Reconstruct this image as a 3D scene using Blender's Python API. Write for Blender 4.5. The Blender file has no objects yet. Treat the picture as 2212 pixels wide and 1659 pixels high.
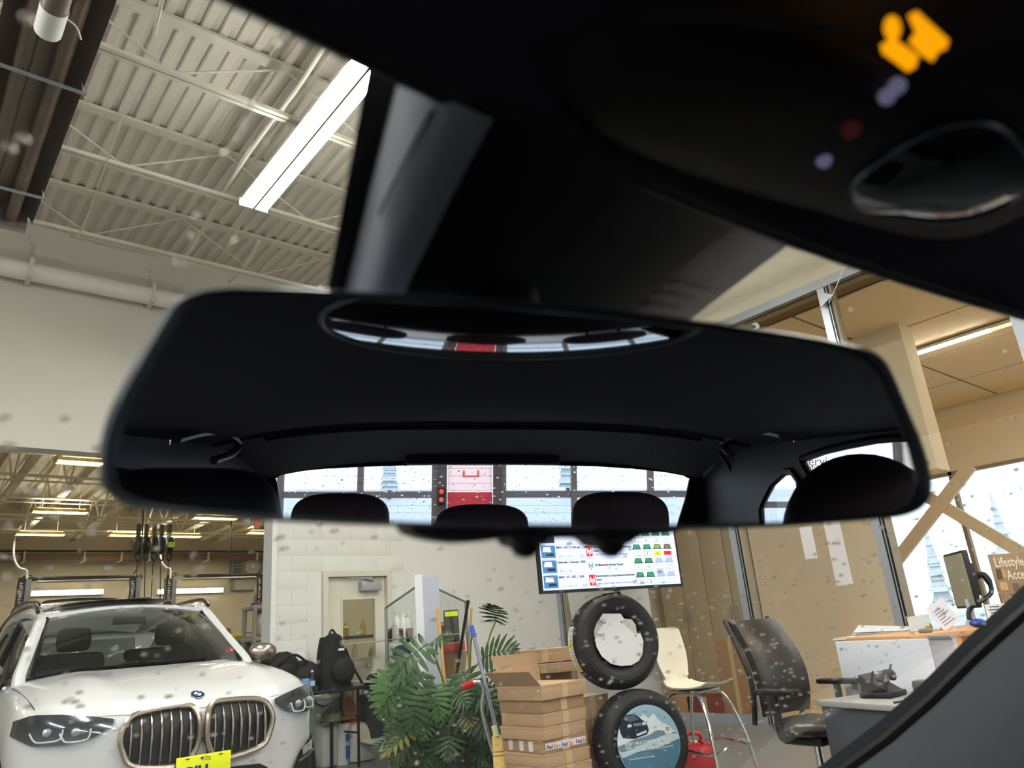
import bpy, bmesh, math, random
from mathutils import Vector, Matrix
random.seed(7)
PI = math.pi
S = bpy.context.scene
COL = S.collection
# ---------------------------------------------------------------- camera
FPX = 1600.0
up = Vector((-406, 4729.5, -1600)).normalized()
wv = Vector((-1416, -660, -1600)); wv = (wv - up * wv.dot(up)).normalized()
uv = wv.cross(up)
R3 = Matrix((uv, wv, up))                      # camera axes -> world axes
C0 = Vector((0, 0, 1.25))
cam_d = bpy.data.cameras.new('camera'); cam = bpy.data.objects.new('camera', cam_d); COL.objects.link(cam)
cam.matrix_world = Matrix.Translation(C0) @ R3.to_4x4()
cam_d.sensor_width = 36.0; cam_d.lens = 36.0 * FPX / 2212.0
cam_d.clip_start = 0.01; cam_d.clip_end = 400
cam_d.dof.use_dof = True; cam_d.dof.focus_distance = 6.0; cam_d.dof.aperture_fstop = 10.0
S.camera = cam
# ---------------------------------------------------------------- world, light, exposure
wd = bpy.data.worlds.new('world'); S.world = wd; wd.use_nodes = True
wn = wd.node_tree.nodes; bg = wn['Background']
bg.inputs[0].default_value = (0.84, 0.90, 1.0, 1); bg.inputs[1].default_value = 2.3
S.view_settings.view_transform = 'Standard'; S.view_settings.look = 'None'
S.view_settings.gamma = 1; S.view_settings.exposure = 0.0; S.view_settings.use_curve_mapping = False
S.cycles.use_denoising = True
S.cycles.max_bounces = 12; S.cycles.transparent_max_bounces = 24; S.cycles.transmission_bounces = 10
S.cycles.glossy_bounces = 6; S.cycles.diffuse_bounces = 4
S.cycles.sample_clamp_indirect = 6.0; S.cycles.caustics_refractive = False; S.cycles.caustics_reflective = False
LAMP_DRIVE, LAMP_SHOP, LAMP_OFFICE = 78.0, 84.0, 90.0      # strength of the fluorescent tubes (built with their fixtures)

# ---------------------------------------------------------------- where a picture point lies at a given depth / wall plane
def ray(x, y): return (R3 @ Vector((x - 1106.0, 829.5 - y, -FPX))).normalized()
def at(x, y, D): return C0 + R3 @ Vector(((x - 1106.0) / FPX * D, (829.5 - y) / FPX * D, -D))
def ony(x, y, Y): d = ray(x, y); return C0 + d * (Y / d.y)
def onx(x, y, X): d = ray(x, y); return C0 + d * (X / d.x)
def onz(x, y, Z): d = ray(x, y); return C0 + d * ((Z - 1.25) / d.z)
MN = Vector((-0.3140, -0.9430, -0.1100)).normalized()       # mirror normal
MP = C0 + ray(1100, 890) * 0.23
def mh(x, y): d = ray(x, y); return C0 + d * ((MP - C0).dot(MN) / d.dot(MN))
CV = C0 - MN * (2 * (C0 - MP).dot(MN))
def my(x, y, Y): h = mh(x, y); d = (h - CV).normalized(); return h + d * ((Y - h.y) / d.y)
def mx(x, y, X): h = mh(x, y); d = (h - CV).normalized(); return h + d * ((X - h.x) / d.x)
def mz(x, y, Z): h = mh(x, y); d = (h - CV).normalized(); return h + d * ((Z - h.z) / d.z)

# ---------------------------------------------------------------- materials
def lin(c):
    c = c / 255.0
    return c / 12.92 if c <= .04045 else ((c + .055) / 1.055) ** 2.4
MATS = {}
def M(key, rgb=(128, 128, 128), rough=.6, metal=0., var=.06, scale=8., bump=0., spec=.5, emit=0., coat=0., trans=0., ior=1.45, alpha=1.):
    if key in MATS: return MATS[key]
    m = bpy.data.materials.new(key); m.use_nodes = True; MATS[key] = m
    nt = m.node_tree; b = nt.nodes['Principled BSDF']
    c = tuple(lin(v) for v in rgb)
    b.inputs['Base Color'].default_value = (*c, 1); b.inputs['Roughness'].default_value = rough
    b.inputs['Metallic'].default_value = metal; b.inputs['Specular IOR Level'].default_value = spec
    b.inputs['IOR'].default_value = ior
    if coat: b.inputs['Coat Weight'].default_value = coat; b.inputs['Coat Roughness'].default_value = .04
    if trans: b.inputs['Transmission Weight'].default_value = trans
    if emit: b.inputs['Emission Color'].default_value = (*c, 1); b.inputs['Emission Strength'].default_value = emit
    if var or bump:
        tc = nt.nodes.new('ShaderNodeTexCoord'); no = nt.nodes.new('ShaderNodeTexNoise')
        no.inputs['Scale'].default_value = scale; no.inputs['Detail'].default_value = 5
        nt.links.new(tc.outputs['Object'], no.inputs['Vector'])
        if var:
            mx_ = nt.nodes.new('ShaderNodeMix'); mx_.data_type = 'RGBA'
            mx_.inputs[6].default_value = (*[v * (1 - var) for v in c], 1); mx_.inputs[7].default_value = (*[min(1, v * (1 + var)) for v in c], 1)
            nt.links.new(no.outputs['Fac'], mx_.inputs[0]); nt.links.new(mx_.outputs[2], b.inputs['Base Color'])
        if bump:
            bp = nt.nodes.new('ShaderNodeBump'); bp.inputs['Strength'].default_value = bump; bp.inputs['Distance'].default_value = .01
            nt.links.new(no.outputs['Fac'], bp.inputs['Height']); nt.links.new(bp.outputs['Normal'], b.inputs['Normal'])
    return m
def glass(key, tint=(235, 245, 240), refl=.08, rough=0., graze=.8):
    """thin pane: see-through with a clear-coat reflection that grows at grazing angles; body = share of dark film"""
    if key in MATS: return MATS[key]
    m = bpy.data.materials.new(key); m.use_nodes = True; MATS[key] = m
    nt = m.node_tree; nt.nodes.clear()
    out = nt.nodes.new('ShaderNodeOutputMaterial'); tr = nt.nodes.new('ShaderNodeBsdfTransparent'); gl = nt.nodes.new('ShaderNodeBsdfGlossy')
    lw = nt.nodes.new('ShaderNodeLayerWeight'); lw.inputs[0].default_value = .5
    pw = nt.nodes.new('ShaderNodeMath'); pw.operation = 'POWER'; pw.inputs[1].default_value = 4.0
    fr = nt.nodes.new('ShaderNodeMath'); fr.operation = 'MULTIPLY_ADD'; fr.inputs[1].default_value = graze; fr.inputs[2].default_value = refl * .5
    nt.links.new(lw.outputs['Facing'], pw.inputs[0]); nt.links.new(pw.outputs[0], fr.inputs[0])
    mix = nt.nodes.new('ShaderNodeMixShader')
    tr.inputs[0].default_value = (*[lin(v) for v in tint], 1); gl.inputs['Roughness'].default_value = rough
    nt.links.new(fr.outputs[0], mix.inputs[0]); nt.links.new(tr.outputs[0], mix.inputs[1]); nt.links.new(gl.outputs[0], mix.inputs[2])
    nt.links.new(mix.outputs[0], out.inputs[0]); return m
WHITE = M('white_paint_wall', (222, 222, 219), .8, var=.03, scale=3)
BLOCKM = M('painted_block', (221, 221, 216), .75, var=.03, scale=30, bump=.15)
HEADER = M('header_paint', (208, 206, 198), .8, var=.03, scale=2)
BEIGE = M('office_beige', (229, 216, 194), .8, var=.04, scale=2)
TAN = M('cabinet_tan', (184, 172, 148), .45, var=.05, scale=3)
DECK = M('deck_steel', (206, 201, 190), .6, var=.05, scale=4)
DARKGAP = M('flute_gap', (70, 66, 60), .9)
STEELP = M('joist_paint', (200, 196, 184), .55, var=.05, scale=6)
WHITEM = M('white_enamel', (228, 230, 232), .4, var=.02)
ALU = M('silver_aluminium', (176, 182, 192), .35, .6, var=.04, scale=20)
BLACK = M('black_plastic', (18, 18, 20), .45, var=.1, scale=40)
BLACKM = M('black_satin_metal', (22, 22, 24), .35, .3)
CHROME = M('chrome', (225, 225, 228), .08, 1., var=0)
RUBBER = M('tire_rubber', (30, 30, 32), .6, var=.15, scale=60, bump=.2)
CONC = M('floor_concrete', (112, 112, 110), .35, var=.12, scale=2.5, bump=.05)
CARD = M('cardboard', (182, 150, 118), .85, var=.06, scale=12)
CARD2 = M('cardboard_dark', (162, 130, 98), .9, var=.06, scale=12)
GLASS = glass('clear_glass', (247, 250, 249), .06)
OFFG = glass('office_glass', (250, 249, 247), .0, graze=.2)
RED = M('red_plastic', (196, 40, 44), .4)
YELLOW = M('yellow_plate', (232, 240, 20), .5, var=.01)
PAINT = M('white_car_paint', (206, 208, 211), .28, var=.01, coat=1.)

# ---------------------------------------------------------------- geometry kit
ROOTM = {}
class B:
    """collects verts and faces (and a material slot per face) of one mesh"""
    def __init__(s): s.v = []; s.f = []; s.m = []; s.sm = []
    def add(s, vs, fs, mi=0, smooth=False):
        o = len(s.v); s.v += [tuple(v) for v in vs]
        for f in fs: s.f.append([i + o for i in f]); s.m.append(mi); s.sm.append(smooth)
        return s
    def box(s, a, b, mi=0, M4=None, ch=0.):
        x0, y0, z0 = [min(a[i], b[i]) for i in range(3)]; x1, y1, z1 = [max(a[i], b[i]) for i in range(3)]
        c = min(ch, (x1 - x0) / 2.01, (y1 - y0) / 2.01, (z1 - z0) / 2.01)
        if c <= 0:
            vs = [(x, y, z) for z in (z0, z1) for y in (y0, y1) for x in (x0, x1)]
            fs = [(0, 2, 3, 1), (4, 5, 7, 6), (0, 1, 5, 4), (2, 6, 7, 3), (0, 4, 6, 2), (1, 3, 7, 5)]
        else:
            bm = bmesh.new(); bmesh.ops.create_cube(bm, size=1)
            for v in bm.verts: v.co = Vector(((x0 + x1) / 2 + v.co.x * (x1 - x0), (y0 + y1) / 2 + v.co.y * (y1 - y0), (z0 + z1) / 2 + v.co.z * (z1 - z0)))
            bmesh.ops.bevel(bm, geom=bm.edges[:], offset=c, segments=2, affect='EDGES', profile=.5)
            bm.verts.index_update(); vs = [tuple(v.co) for v in bm.verts]; fs = [[v.index for v in f.verts] for f in bm.faces]; bm.free()
        if M4 is not None: vs = [M4 @ Vector(v) for v in vs]
        return s.add(vs, fs, mi, ch > 0)
    def tube(s, pts, r, n=8, mi=0, cap=True, closed=False):
        pts = [Vector(p) for p in pts]; k = len(pts); rs = r if isinstance(r, (list, tuple)) else [r] * k
        vs = []; fs = []; prev = None
        for i, p in enumerate(pts):
            if closed: t = pts[(i + 1) % k] - pts[i - 1]
            else: t = (pts[min(i + 1, k - 1)] - pts[max(i - 1, 0)])
            t = t.normalized() if t.length > 1e-9 else Vector((0, 0, 1))
            if prev is None:
                a = Vector((0, 0, 1)) if abs(t.z) < .9 else Vector((1, 0, 0)); nx = t.cross(a).normalized()
            else: nx = (prev - t * prev.dot(t)).normalized()
            prev = nx; ny = t.cross(nx)
            for j in range(n):
                a = 2 * PI * j / n; vs.append(p + (nx * math.cos(a) + ny * math.sin(a)) * rs[i])
        for i in range(k if closed else k - 1):
            for j in range(n):
                a = i * n + j; b = i * n + (j + 1) % n; i2 = (i + 1) % k
                fs.append((a, b, i2 * n + (j + 1) % n, i2 * n + j))
        if cap and not closed: fs.append(tuple(range(n))[::-1]); fs.append(tuple(range((k - 1) * n, k * n)))
        return s.add(vs, fs, mi, True)
    def lathe(s, prof, n=24, M4=None, mi=0, a0=0, a1=2 * PI):
        """prof = [(r, z)], about local z"""
        full = abs(a1 - a0 - 2 * PI) < 1e-6; cnt = n if full else n + 1
        vs = []; fs = []
        for (r, z) in prof:
            for j in range(cnt):
                a = a0 + (a1 - a0) * j / n; vs.append(Vector((r * math.cos(a), r * math.sin(a), z)))
        for i in range(len(prof) - 1):
            for j in range(n):
                j2 = (j + 1) % cnt; fs.append((i * cnt + j, i * cnt + j2, (i + 1) * cnt + j2, (i + 1) * cnt + j))
        if M4 is not None: vs = [M4 @ v for v in vs]
        return s.add(vs, fs, mi, True)
    def prism(s, poly, d, mi=0, smooth=False):
        """poly = 3-D points in order, pushed along vector d"""
        poly = [Vector(p) for p in poly]; d = Vector(d); n = len(poly)
        vs = poly + [p + d for p in poly]
        fs = [tuple(range(n))[::-1], tuple(range(n, 2 * n))] + [(i, (i + 1) % n, n + (i + 1) % n, n + i) for i in range(n)]
        return s.add(vs, fs, mi, smooth)
    def grid(s, fn, nu, nv, mi=0, smooth=True, th=None):
        vs = [Vector(fn(i / nu, j / nv)) for j in range(nv + 1) for i in range(nu + 1)]
        fs = [(j * (nu + 1) + i, j * (nu + 1) + i + 1, (j + 1) * (nu + 1) + i + 1, (j + 1) * (nu + 1) + i) for j in range(nv) for i in range(nu)]
        s.add(vs, fs, mi, smooth)
        if th is not None:
            th = Vector(th); o = len(s.v); vs2 = [v + th for v in vs]; s.add(vs2, [f[::-1] for f in fs], mi, smooth); base = o - len(vs)
            ring = [i for i in range(nu)] + [nu + j * (nu + 1) for j in range(nv)] + [nv * (nu + 1) + i for i in range(nu, 0, -1)] + [j * (nu + 1) for j in range(nv, 0, -1)]
            for a, b in zip(ring, ring[1:] + ring[:1]): s.f.append([base + b, base + a, o + a, o + b]); s.m.append(mi); s.sm.append(False)
        return s
    def ball(s, c, r, M4=None, mi=0, seg=12, rings=8, jit=0., seed=0):
        rr = random.Random(seed); r = r if isinstance(r, (tuple, list)) else (r, r, r); c = Vector(c); vs = []; fs = []
        for i in range(rings + 1):
            t = PI * i / rings
            for j in range(seg):
                a = 2 * PI * j / seg; k = 1 + (rr.uniform(-jit, jit) if 0 < i < rings else 0)
                v = Vector((r[0] * math.sin(t) * math.cos(a), r[1] * math.sin(t) * math.sin(a), r[2] * math.cos(t))) * k
                vs.append((M4 @ v if M4 else v) + c)
        for i in range(rings):
            for j in range(seg):
                j2 = (j + 1) % seg; q = (i * seg + j, (i + 1) * seg + j, (i + 1) * seg + j2, i * seg + j2)
                fs.append((q[0], q[1], q[2]) if i == 0 else ((q[0], q[1], q[3]) if i == rings - 1 else q))
        if rings > 1: pass
        return s.add(vs, fs, mi, True)
    def build(s, name, mat, parent=None, local=False, merge=True, sub=0):
        """link as ONE mesh object; world coordinates unless local=True"""
        me = bpy.data.meshes.new(name); vs = s.v
        if parent is not None and not local:
            inv = ROOTM[parent.name].inverted(); vs = [tuple(inv @ Vector(v)) for v in vs]
        me.from_pydata(vs, [], s.f)
        for p, mi, sm in zip(me.polygons, s.m, s.sm): p.material_index = mi; p.use_smooth = sm
        for m in (mat if isinstance(mat, (list, tuple)) else [mat]): me.materials.append(m)
        bm = bmesh.new(); bm.from_mesh(me)
        bmesh.ops.remove_doubles(bm, verts=bm.verts, dist=1e-6) if merge and len(bm.verts) < 60000 else None
        bmesh.ops.recalc_face_normals(bm, faces=bm.faces)
        for e in bm.edges:
            if len(e.link_faces) == 2 and e.calc_face_angle(0) > .7: e.smooth = False
        bm.to_mesh(me); bm.free()
        o = bpy.data.objects.new(name, me); COL.objects.link(o)
        if parent is not None: o.parent = parent; ROOTM[o.name] = ROOTM[parent.name].copy()
        else: ROOTM[o.name] = Matrix.Identity(4)
        if sub:
            md = o.modifiers.new('s', 'SUBSURF'); md.levels = sub; md.render_levels = sub
        return o
def tag(o, label=None, cat=None, group=None, kind=None):
    if label: o['label'] = label
    if cat: o['category'] = cat
    if group: o['group'] = group
    if kind: o['kind'] = kind
    return o
def thing(name, label, cat, loc=(0, 0, 0), rz=0., group=None):
    o = bpy.data.objects.new(name, None); COL.objects.link(o); o.location = loc; o.rotation_euler = (0, 0, rz)
    ROOTM[o.name] = Matrix.Translation(Vector(loc)) @ Matrix.Rotation(rz, 4, 'Z'); o.empty_display_size = .1
    return tag(o, label, cat, group)
def struct(name, b, mat, parent=None, **k): 
    o = b.build(name, mat, parent, **k)
    if parent is None: o['kind'] = 'structure'
    return o
def copy_tree(o, parent=None):
    c = o.copy(); COL.objects.link(c)
    if parent is not None: c.parent = parent
    for ch in o.children[:]: copy_tree(ch, c)
    return c
def bx(name, a, b, mat, parent=None, ch=0., local=False): return B().box(a, b, ch=ch).build(name, mat, parent, local)
def text(name, body, size, origin, ux, uy, mat, parent, align='LEFT', ext=.001, bold=0.):
    """flat lettering lying in the plane spanned by ux (reading direction) and uy (up)"""
    cu = bpy.data.curves.new(name, 'FONT'); cu.body = body; cu.size = size; cu.extrude = ext; cu.align_x = align; cu.offset = bold; cu.resolution_u = 2
    cu.materials.append(mat); o = bpy.data.objects.new(name, cu); COL.objects.link(o)
    ux = Vector(ux).normalized(); uy = Vector(uy); uy = (uy - ux * uy.dot(ux)).normalized(); uz = ux.cross(uy)
    m = Matrix((ux, uy, uz)).transposed().to_4x4(); m.translation = Vector(origin)
    me = bpy.data.meshes.new_from_object(o); bpy.data.objects.remove(o); o = bpy.data.objects.new(name, me); COL.objects.link(o)
    o.parent = parent; o.matrix_local = (ROOTM[parent.name].inverted() @ m) if parent else m
    return o
def smoothpath(pts, n=6, closed=False):
    pts = [Vector(p) for p in pts]; k = len(pts); out = []
    rng = range(k) if closed else range(k - 1)
    for i in rng:
        p0 = pts[(i - 1) % k] if closed or i > 0 else pts[0]; p1 = pts[i]; p2 = pts[(i + 1) % k]; p3 = pts[(i + 2) % k] if closed or i + 2 < k else pts[-1]
        for j in range(n):
            t = j / n; out.append(.5 * ((2 * p1) + (p2 - p0) * t + (2 * p0 - 5 * p1 + 4 * p2 - p3) * t * t + (3 * p1 - p0 - 3 * p2 + p3) * t ** 3))
    if not closed: out.append(pts[-1])
    return out
def ringpanel(inner, outer, mi=0, b=None):
    b = b or B(); n = len(inner); b.add(list(inner) + list(outer), [(i, (i + 1) % n, n + (i + 1) % n, n + i) for i in range(n)], mi, False); return b
# ================================================================ THE SETTING
WY, GX = 8.95, 8.40                      # front wall and glazed partition
struct('floor', B().box((-8, -9, -.1), (16.2, 29.2, 0)), CONC)
struct('ground_outside', B().box((-60, -70, -.3), (80, 60, -.11)), M('wet_lot', (190, 194, 200), .5, var=.1, scale=.3))
b = B().box((3.70, WY, 0), (4.33, WY + .22, 6.1)).box((5.32, WY, 0), (GX + .1, WY + .22, 6.1)).box((4.33, WY, 2.2), (5.32, WY + .22, 6.1))
wf = struct('wall_front', b, WHITE)
tag(bx('corner_guard', (3.66, WY - .03, 0), (3.72, WY + .24, 3.51), WHITEM, wf))
# painted concrete blocks round the door
bs, bh = .40, .20; proto = None; nb = 0
for r in range(22):
    off = (r % 2) * .2
    for k in range(-1, 6):
        xa = 3.73 + k * bs + off; xb = xa + bs
        xa = max(xa, 3.73); xb = min(xb, 5.62)
        if xb - xa < .06: continue
        za = r * bh; zb = za + bh
        segs = [(xa, xb)]
        if zb <= 2.21:
            segs = []
            if xa < 4.33: segs.append((xa, min(xb, 4.32)))
            if xb > 5.33: segs.append((max(xa, 5.33), xb))
        for (p, q) in segs:
            if q - p < .05: continue
            full = abs(q - p - bs) < 1e-3
            if full and proto is not None:
                o = proto.copy(); COL.objects.link(o); o.location = (p + bs / 2, WY - .001, za + bh / 2); continue
            o = B().box((-(q - p) / 2 + .0012, -.003, -bh / 2 + .0012), ((q - p) / 2 - .0012, .004, bh / 2 - .0012), ch=.002 if full else 0).build('block', BLOCKM, None)
            o.parent = wf; o.location = ((p + q) / 2, WY - .001, za + bh / 2)
            if full: proto = o
struct('wall_front_header', B().box((-8, WY, 3.51), (3.70, WY + .22, 6.1)), HEADER)
# fluted steel deck of the drive, flutes run away from us
def deck(name, x0, x1, y0, y1, z, pitch, h, mat):
    b = B(); n = int((x1 - x0) / pitch); prof = []
    for i in range(n):
        x = x0 + i * pitch; prof += [(x, z), (x + pitch * .42, z), (x + pitch * .5, z + h), (x + pitch * .92, z + h)]
    prof.append((x0 + n * pitch, z)); k = len(prof)
    b.add([(x, y0, q) for x, q in prof] + [(x, y1, q) for x, q in prof] , [(i, i + 1, k + i + 1, k + i) for i in range(k - 1)])
    b.box((x0, y0, z + h + .01), (x1, y1, z + h + .1))
    return struct(name, b, mat)
deck('ceiling', -8, GX, -9, WY + .2, 6.10, .14, .028, DECK)
def joist_x(y, x0, x1, zt, zb, label, group, step=.9):
    t = thing('roof_joist', label, 'joist', (x0, y, zb), 0, group)
    B().box((x0, y - .055, zt - .035), (x1, y + .055, zt - .002)).build('top_chord', STEELP, t)
    B().box((x0, y - .045, zb), (x1, y - .008, zb + .035)).box((x0, y + .008, zb), (x1, y + .045, zb + .035)).build('bottom_chord', STEELP, t)
    w = B(); x = x0 + .2; u = 0
    while x < x1 - step: 
        w.tube([(x, y, zt - .03 if u else zb + .03), (x + step, y, zb + .03 if u else zt - .03)], .011, 5); x += step; u = 1 - u
    w.build('web_rods', STEELP, t)
jl = ['pale steel roof joist over the near end of the bright twin tube light', 'pale steel roof joist crossing above the middle of the bright twin tube light',
      'pale steel roof joist closest to the white wall duct']
for i, y in enumerate((5.07, 6.50, 7.92)): joist_x(y, -8, GX - .02, 6.098, 5.55, jl[i], 'roof joists of the service drive')
for i in range(1, 9): joist_x(5.07 - i * 1.42, -8, GX - .02, 6.098, 5.55, 'pale steel roof joist of the drive behind the windshield header', 'roof joists of the service drive')
# other sides
struct('wall_left', B().box((-8.2, -9, 0), (-8, 29, 6.7)), WHITE)
struct('wall_shop_far', B().box((-8, 29, 0), (12.2, 29.2, 6.7)), M('shop_wall', (212, 202, 178), .8, var=.03, scale=1))
struct('wall_shop_right', B().box((12, WY + .22, 0), (12.2, 29, 6.7)), M('shop_wall'))
struct('wall_partition_top', B().box((GX, -9, 4.96), (GX + .15, WY, 6.1)), M('partition_top', (214, 206, 186), .8, var=.03))
# far shop roof
deck('ceiling_shop', -8, 12, WY + .22, 29, 6.55, .30, .06, M('shop_deck', (230, 222, 200), .7, var=.04))
SHOPST = M('shop_steel', (226, 216, 194), .6, var=.05)
for i, (px, py) in enumerate(((35, 1040), (130, 1075), (210, 1130), (300, 1160), (410, 1145), (470, 1150), (560, 1130))):
    x = onz(px, py, 5.45).x
    t = thing('roof_truss', ['beige roof truss at the outer edge of the far workshop', 'beige roof truss beside the nearest hanging tube light of the workshop', 'beige roof truss above the first vehicle lift',
        'beige roof truss between the lift and the hose reels', 'beige roof truss passing over the hose reels', 'beige roof truss above the second vehicle lift', 'beige roof truss next to the block wall edge'][i], 'truss', (x, WY + .4, 5.45), 0, 'roof trusses of the workshop')
    B().box((x - .07, WY + .4, 6.42), (x + .07, 28.9, 6.5)).build('top_chord', SHOPST, t)
    B().box((x - .07, WY + .4, 5.42), (x + .07, 28.9, 5.50)).build('bottom_chord', SHOPST, t)
    w = B(); y = WY + .6; u = 0
    while y < 27.5: w.tube([(x, y, 6.42 if u else 5.5), (x, y + 1.1, 5.5 if u else 6.42)], .028, 5); y += 1.1; u = 1 - u
    w.build('web_rods', SHOPST, t)
for i in range(7):
    y = 11.2 + i * 2.5
    t = B().tube([(-8, y, 5.36), (12, y, 5.36)], .035, 6).tube([(-8, y + .28, 5.3), (12, y + .28, 5.3)], .022, 6).build('roof_pipe', SHOPST)
    tag(t, 'pair of thin beige pipes under the workshop trusses, %s from the header wall' % ['first', 'second', 'third', 'fourth', 'fifth', 'sixth', 'seventh'][i], 'pipe', 'cross pipes of the workshop')
struct('wall_stock_room', B().box((5.55, 12.5, 0), (12, 12.65, 3.6)), M('stock_wall', (236, 226, 196), .8, var=.03))
# office beyond the glass: tiled ceiling, cabinets, big windows
struct('floor_office', B().box((GX + .1, -9, .002), (16, WY + .2, .012)), M('office_floor', (206, 172, 112), .35, var=.06, scale=1.5))
oc = struct('ceiling_office', B().box((GX + .03, -9, 4.86), (16.2, WY + .2, 4.95)), M('tile_edge', (120, 102, 74), .9))
tl = B().box((-.895, -.895, -.012), (.895, .895, .012)).build('tile', M('ceiling_tile', (224, 210, 184), .9, var=.04), None); first = True
for i in range(4):
    for j in range(9):
        o = tl if first else tl.copy()
        if not first: COL.objects.link(o)
        first = False; o.parent = oc; o.location = (GX + 1.15 + i * 1.83, -7.6 + j * 1.83, 4.84)
struct('wall_office_back', B().box((GX + .1, WY, 0), (16.2, WY + .2, 4.95)), BEIGE)
struct('wall_office_near', B().box((GX + .1, -9.2, 0), (16.2, -9, 4.95)), BEIGE)
XW = 16.0
zt_ = onx(2000, 1030, XW).z
struct('wall_right', B().box((XW, -9, zt_), (XW + .2, WY, 4.95)).box((XW, -9, 0), (XW + .2, WY, .55)).box((XW, 8.0, 0), (XW + .2, WY, 4.95)), BEIGE)
wi = thing('window_1', None, None, (XW, 0, .55)); wi['kind'] = 'structure'
BRACE = M('window_frame_tan', (150, 134, 110), .6)
ys = [onx(2062, 1060, XW).y, onx(2165, 1010, XW).y, onx(1965, 1060, XW).y]
dy = 1.55; y0 = ys[0]
fr = 0
for k in range(-5, 3):
    y = y0 + k * dy
    B().box((XW - .02, y - .035, .55), (XW + .12, y + .035, zt_)).build('mullion', BRACE, wi)
for z in (.55, zt_ - .06): B().box((XW - .02, -9, z), (XW + .12, 8.0, z + .06)).build('rail', BRACE, wi)
for k in range(-5, 3):
    y = y0 + k * dy; B().box((XW + .05, y + .04, .6), (XW + .06, y + dy - .04, zt_ - .05)).build('pane', GLASS, wi)
# steel cross bracing inside the window
cb = thing('cross_brace', 'tan steel X bracing standing inside the large bright windows', 'brace', (XW - .4, 1, 0))
xb = XW - .35
for (a, c) in (((1895, 1262), (2110, 985)), ((1975, 1060), (2212, 1200))):
    p = onx(*a, xb); q = onx(*c, xb); d = (q - p); p = p - d * .9; q = q + d * .9
    if p.z > q.z: p, q = q, p
    if q.z > zt_: q = p + (q - p) * ((zt_ - p.z) / (q.z - p.z))
    if p.z < .02: p = q + (p - q) * ((q.z - .02) / (q.z - p.z))
    if max(p.y, q.y) > 8.7:
        lo_, hi_ = (p, q) if p.y < q.y else (q, p); hi2 = lo_ + (hi_ - lo_) * ((8.7 - lo_.y) / (hi_.y - lo_.y)); p, q = lo_, hi2
    d = q - p
    nrm = Vector((0, -d.z, d.y)).normalized() * .11
    ofs = Vector((.0 if a[0] < 1950 else .11, 0, 0)); p, q = p + ofs, q + ofs
    B().prism([p - nrm, q - nrm, q + nrm, p + nrm], (.1, 0, 0)).build('brace_bar', M('brace_tan', (226, 212, 186), .6), cb)
# bulkhead box over the office
p1, p2 = onx(1880, 640, 11.), onx(2000, 900, 11.)
yq = onx(1995, 900, 10.2).y; zq = onx(2010, 1015, 10.2).z
struct('trim_bulkhead', B().box((10.2, yq, zq), (10.6, 6.9, 4.83)), M('bulkhead', (226, 216, 190), .8, var=.02))
# tan cabinets along the office back wall
cw = onx(1470, 1200, 10.6)
cab_y = [8.7, 7.74, 6.8]
for k in range(2):
    y0_, y1_ = cab_y[k + 1], cab_y[k]
    t = thing('storage_cabinet', 'tall tan cabinet %s' % ['in the office corner behind the glass', 'beside the first one, nearer the beige partition'][k], 'cabinet', (10.9, (y0_ + y1_) / 2, 0), 0, 'tall cabinets in the office')
    B().box((10.62, y0_ + .01, .02), (11.2, y1_ - .01, 2.75)).build('body', TAN, t)
    for h in range(2):
        ya = y0_ + .02 + h * (y1_ - y0_) / 2; yb = ya + (y1_ - y0_) / 2 - .02
        d = B().box((10.6, ya, .08), (10.62, yb, 2.7), ch=.003).build('door', TAN, t)
        B().box((10.575, (ya if h else yb) + (.03 if h else -.05), 1.2), (10.6, (ya if h else yb) + (.05 if h else -.03), 1.4)).build('handle', ALU, d)
struct('trim_1', B().box((10.6, 6.8, 2.78), (11.3, 8.7, 4.83)), BEIGE)
yp = onx(1925, 1250, 10.6).y
struct('wall_office_partition', B().box((10.6, yp, .0), (10.75, 6.78, 4.83)).box((11.3, 6.78, .0), (11.4, WY, 4.83)), BEIGE)
# pale notices and a poster inside the glass
for (a, c, lab) in (((1725, 1140), (1765, 1205), 'small white notice taped inside the office glass'), ((1775, 1120), (1842, 1262), 'tall white poster hung inside the office glass')):
    p = onx(*a, GX); q = onx(*c, GX)
    o = tag(B().box((GX + .0125, p.y, q.z), (GX + .016, q.y - .0, p.z)).build('notice', M('notice_white', (232, 230, 240), .6, var=.01)), lab, 'notice')
for s_, (px, py) in enumerate(((1722, 1240), (1500, 1268))):
    p = onx(px, py, GX + .25)
# ---- glazed partition: posts with slotted rails, panes and head rail
for i, y in enumerate((8.85, 7.20, 5.50, 3.68)):
    t = thing('partition_post', ['silver slotted post of the glass partition at the room corner', 'silver slotted post of the glass partition just behind the tire stand', 'silver slotted post of the glass partition above the black office chair',
              'silver slotted post of the glass partition beside the bright windows'][i], 'post', (GX, y, 0), 0, 'posts of the glass partition')
    B().box((GX - .07, y + .01, 0), (GX + .06, y + .10, 4.98)).build('face_plate', ALU, t)
    B().box((GX - .06, y - .045, 0), (GX + .05, y + .01, 4.98)).build('slot_channel', BLACKM, t)
    B().box((GX - .075, y - .022, 0), (GX - .06, y - .012, 4.98)).build('centre_rib', ALU, t)
    B().box((GX - .065, y - .075, 0), (GX + .05, y - .045, 4.98)).build('edge_trim', M('post_edge', (150, 140, 122), .5), t)
wi2 = thing('window_2', None, None, (GX, 0, 0)); wi2['kind'] = 'structure'
for (a, c) in ((8.77, 7.31), (7.12, 5.61), (5.42, 3.79)): B().box((GX, c, .1), (GX + .012, a, 4.95)).build('pane', OFFG, wi2)
B().box((GX - .08, -9, 4.93), (GX + .08, 8.9, 5.04)).build('head_rail', ALU, wi2)
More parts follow.
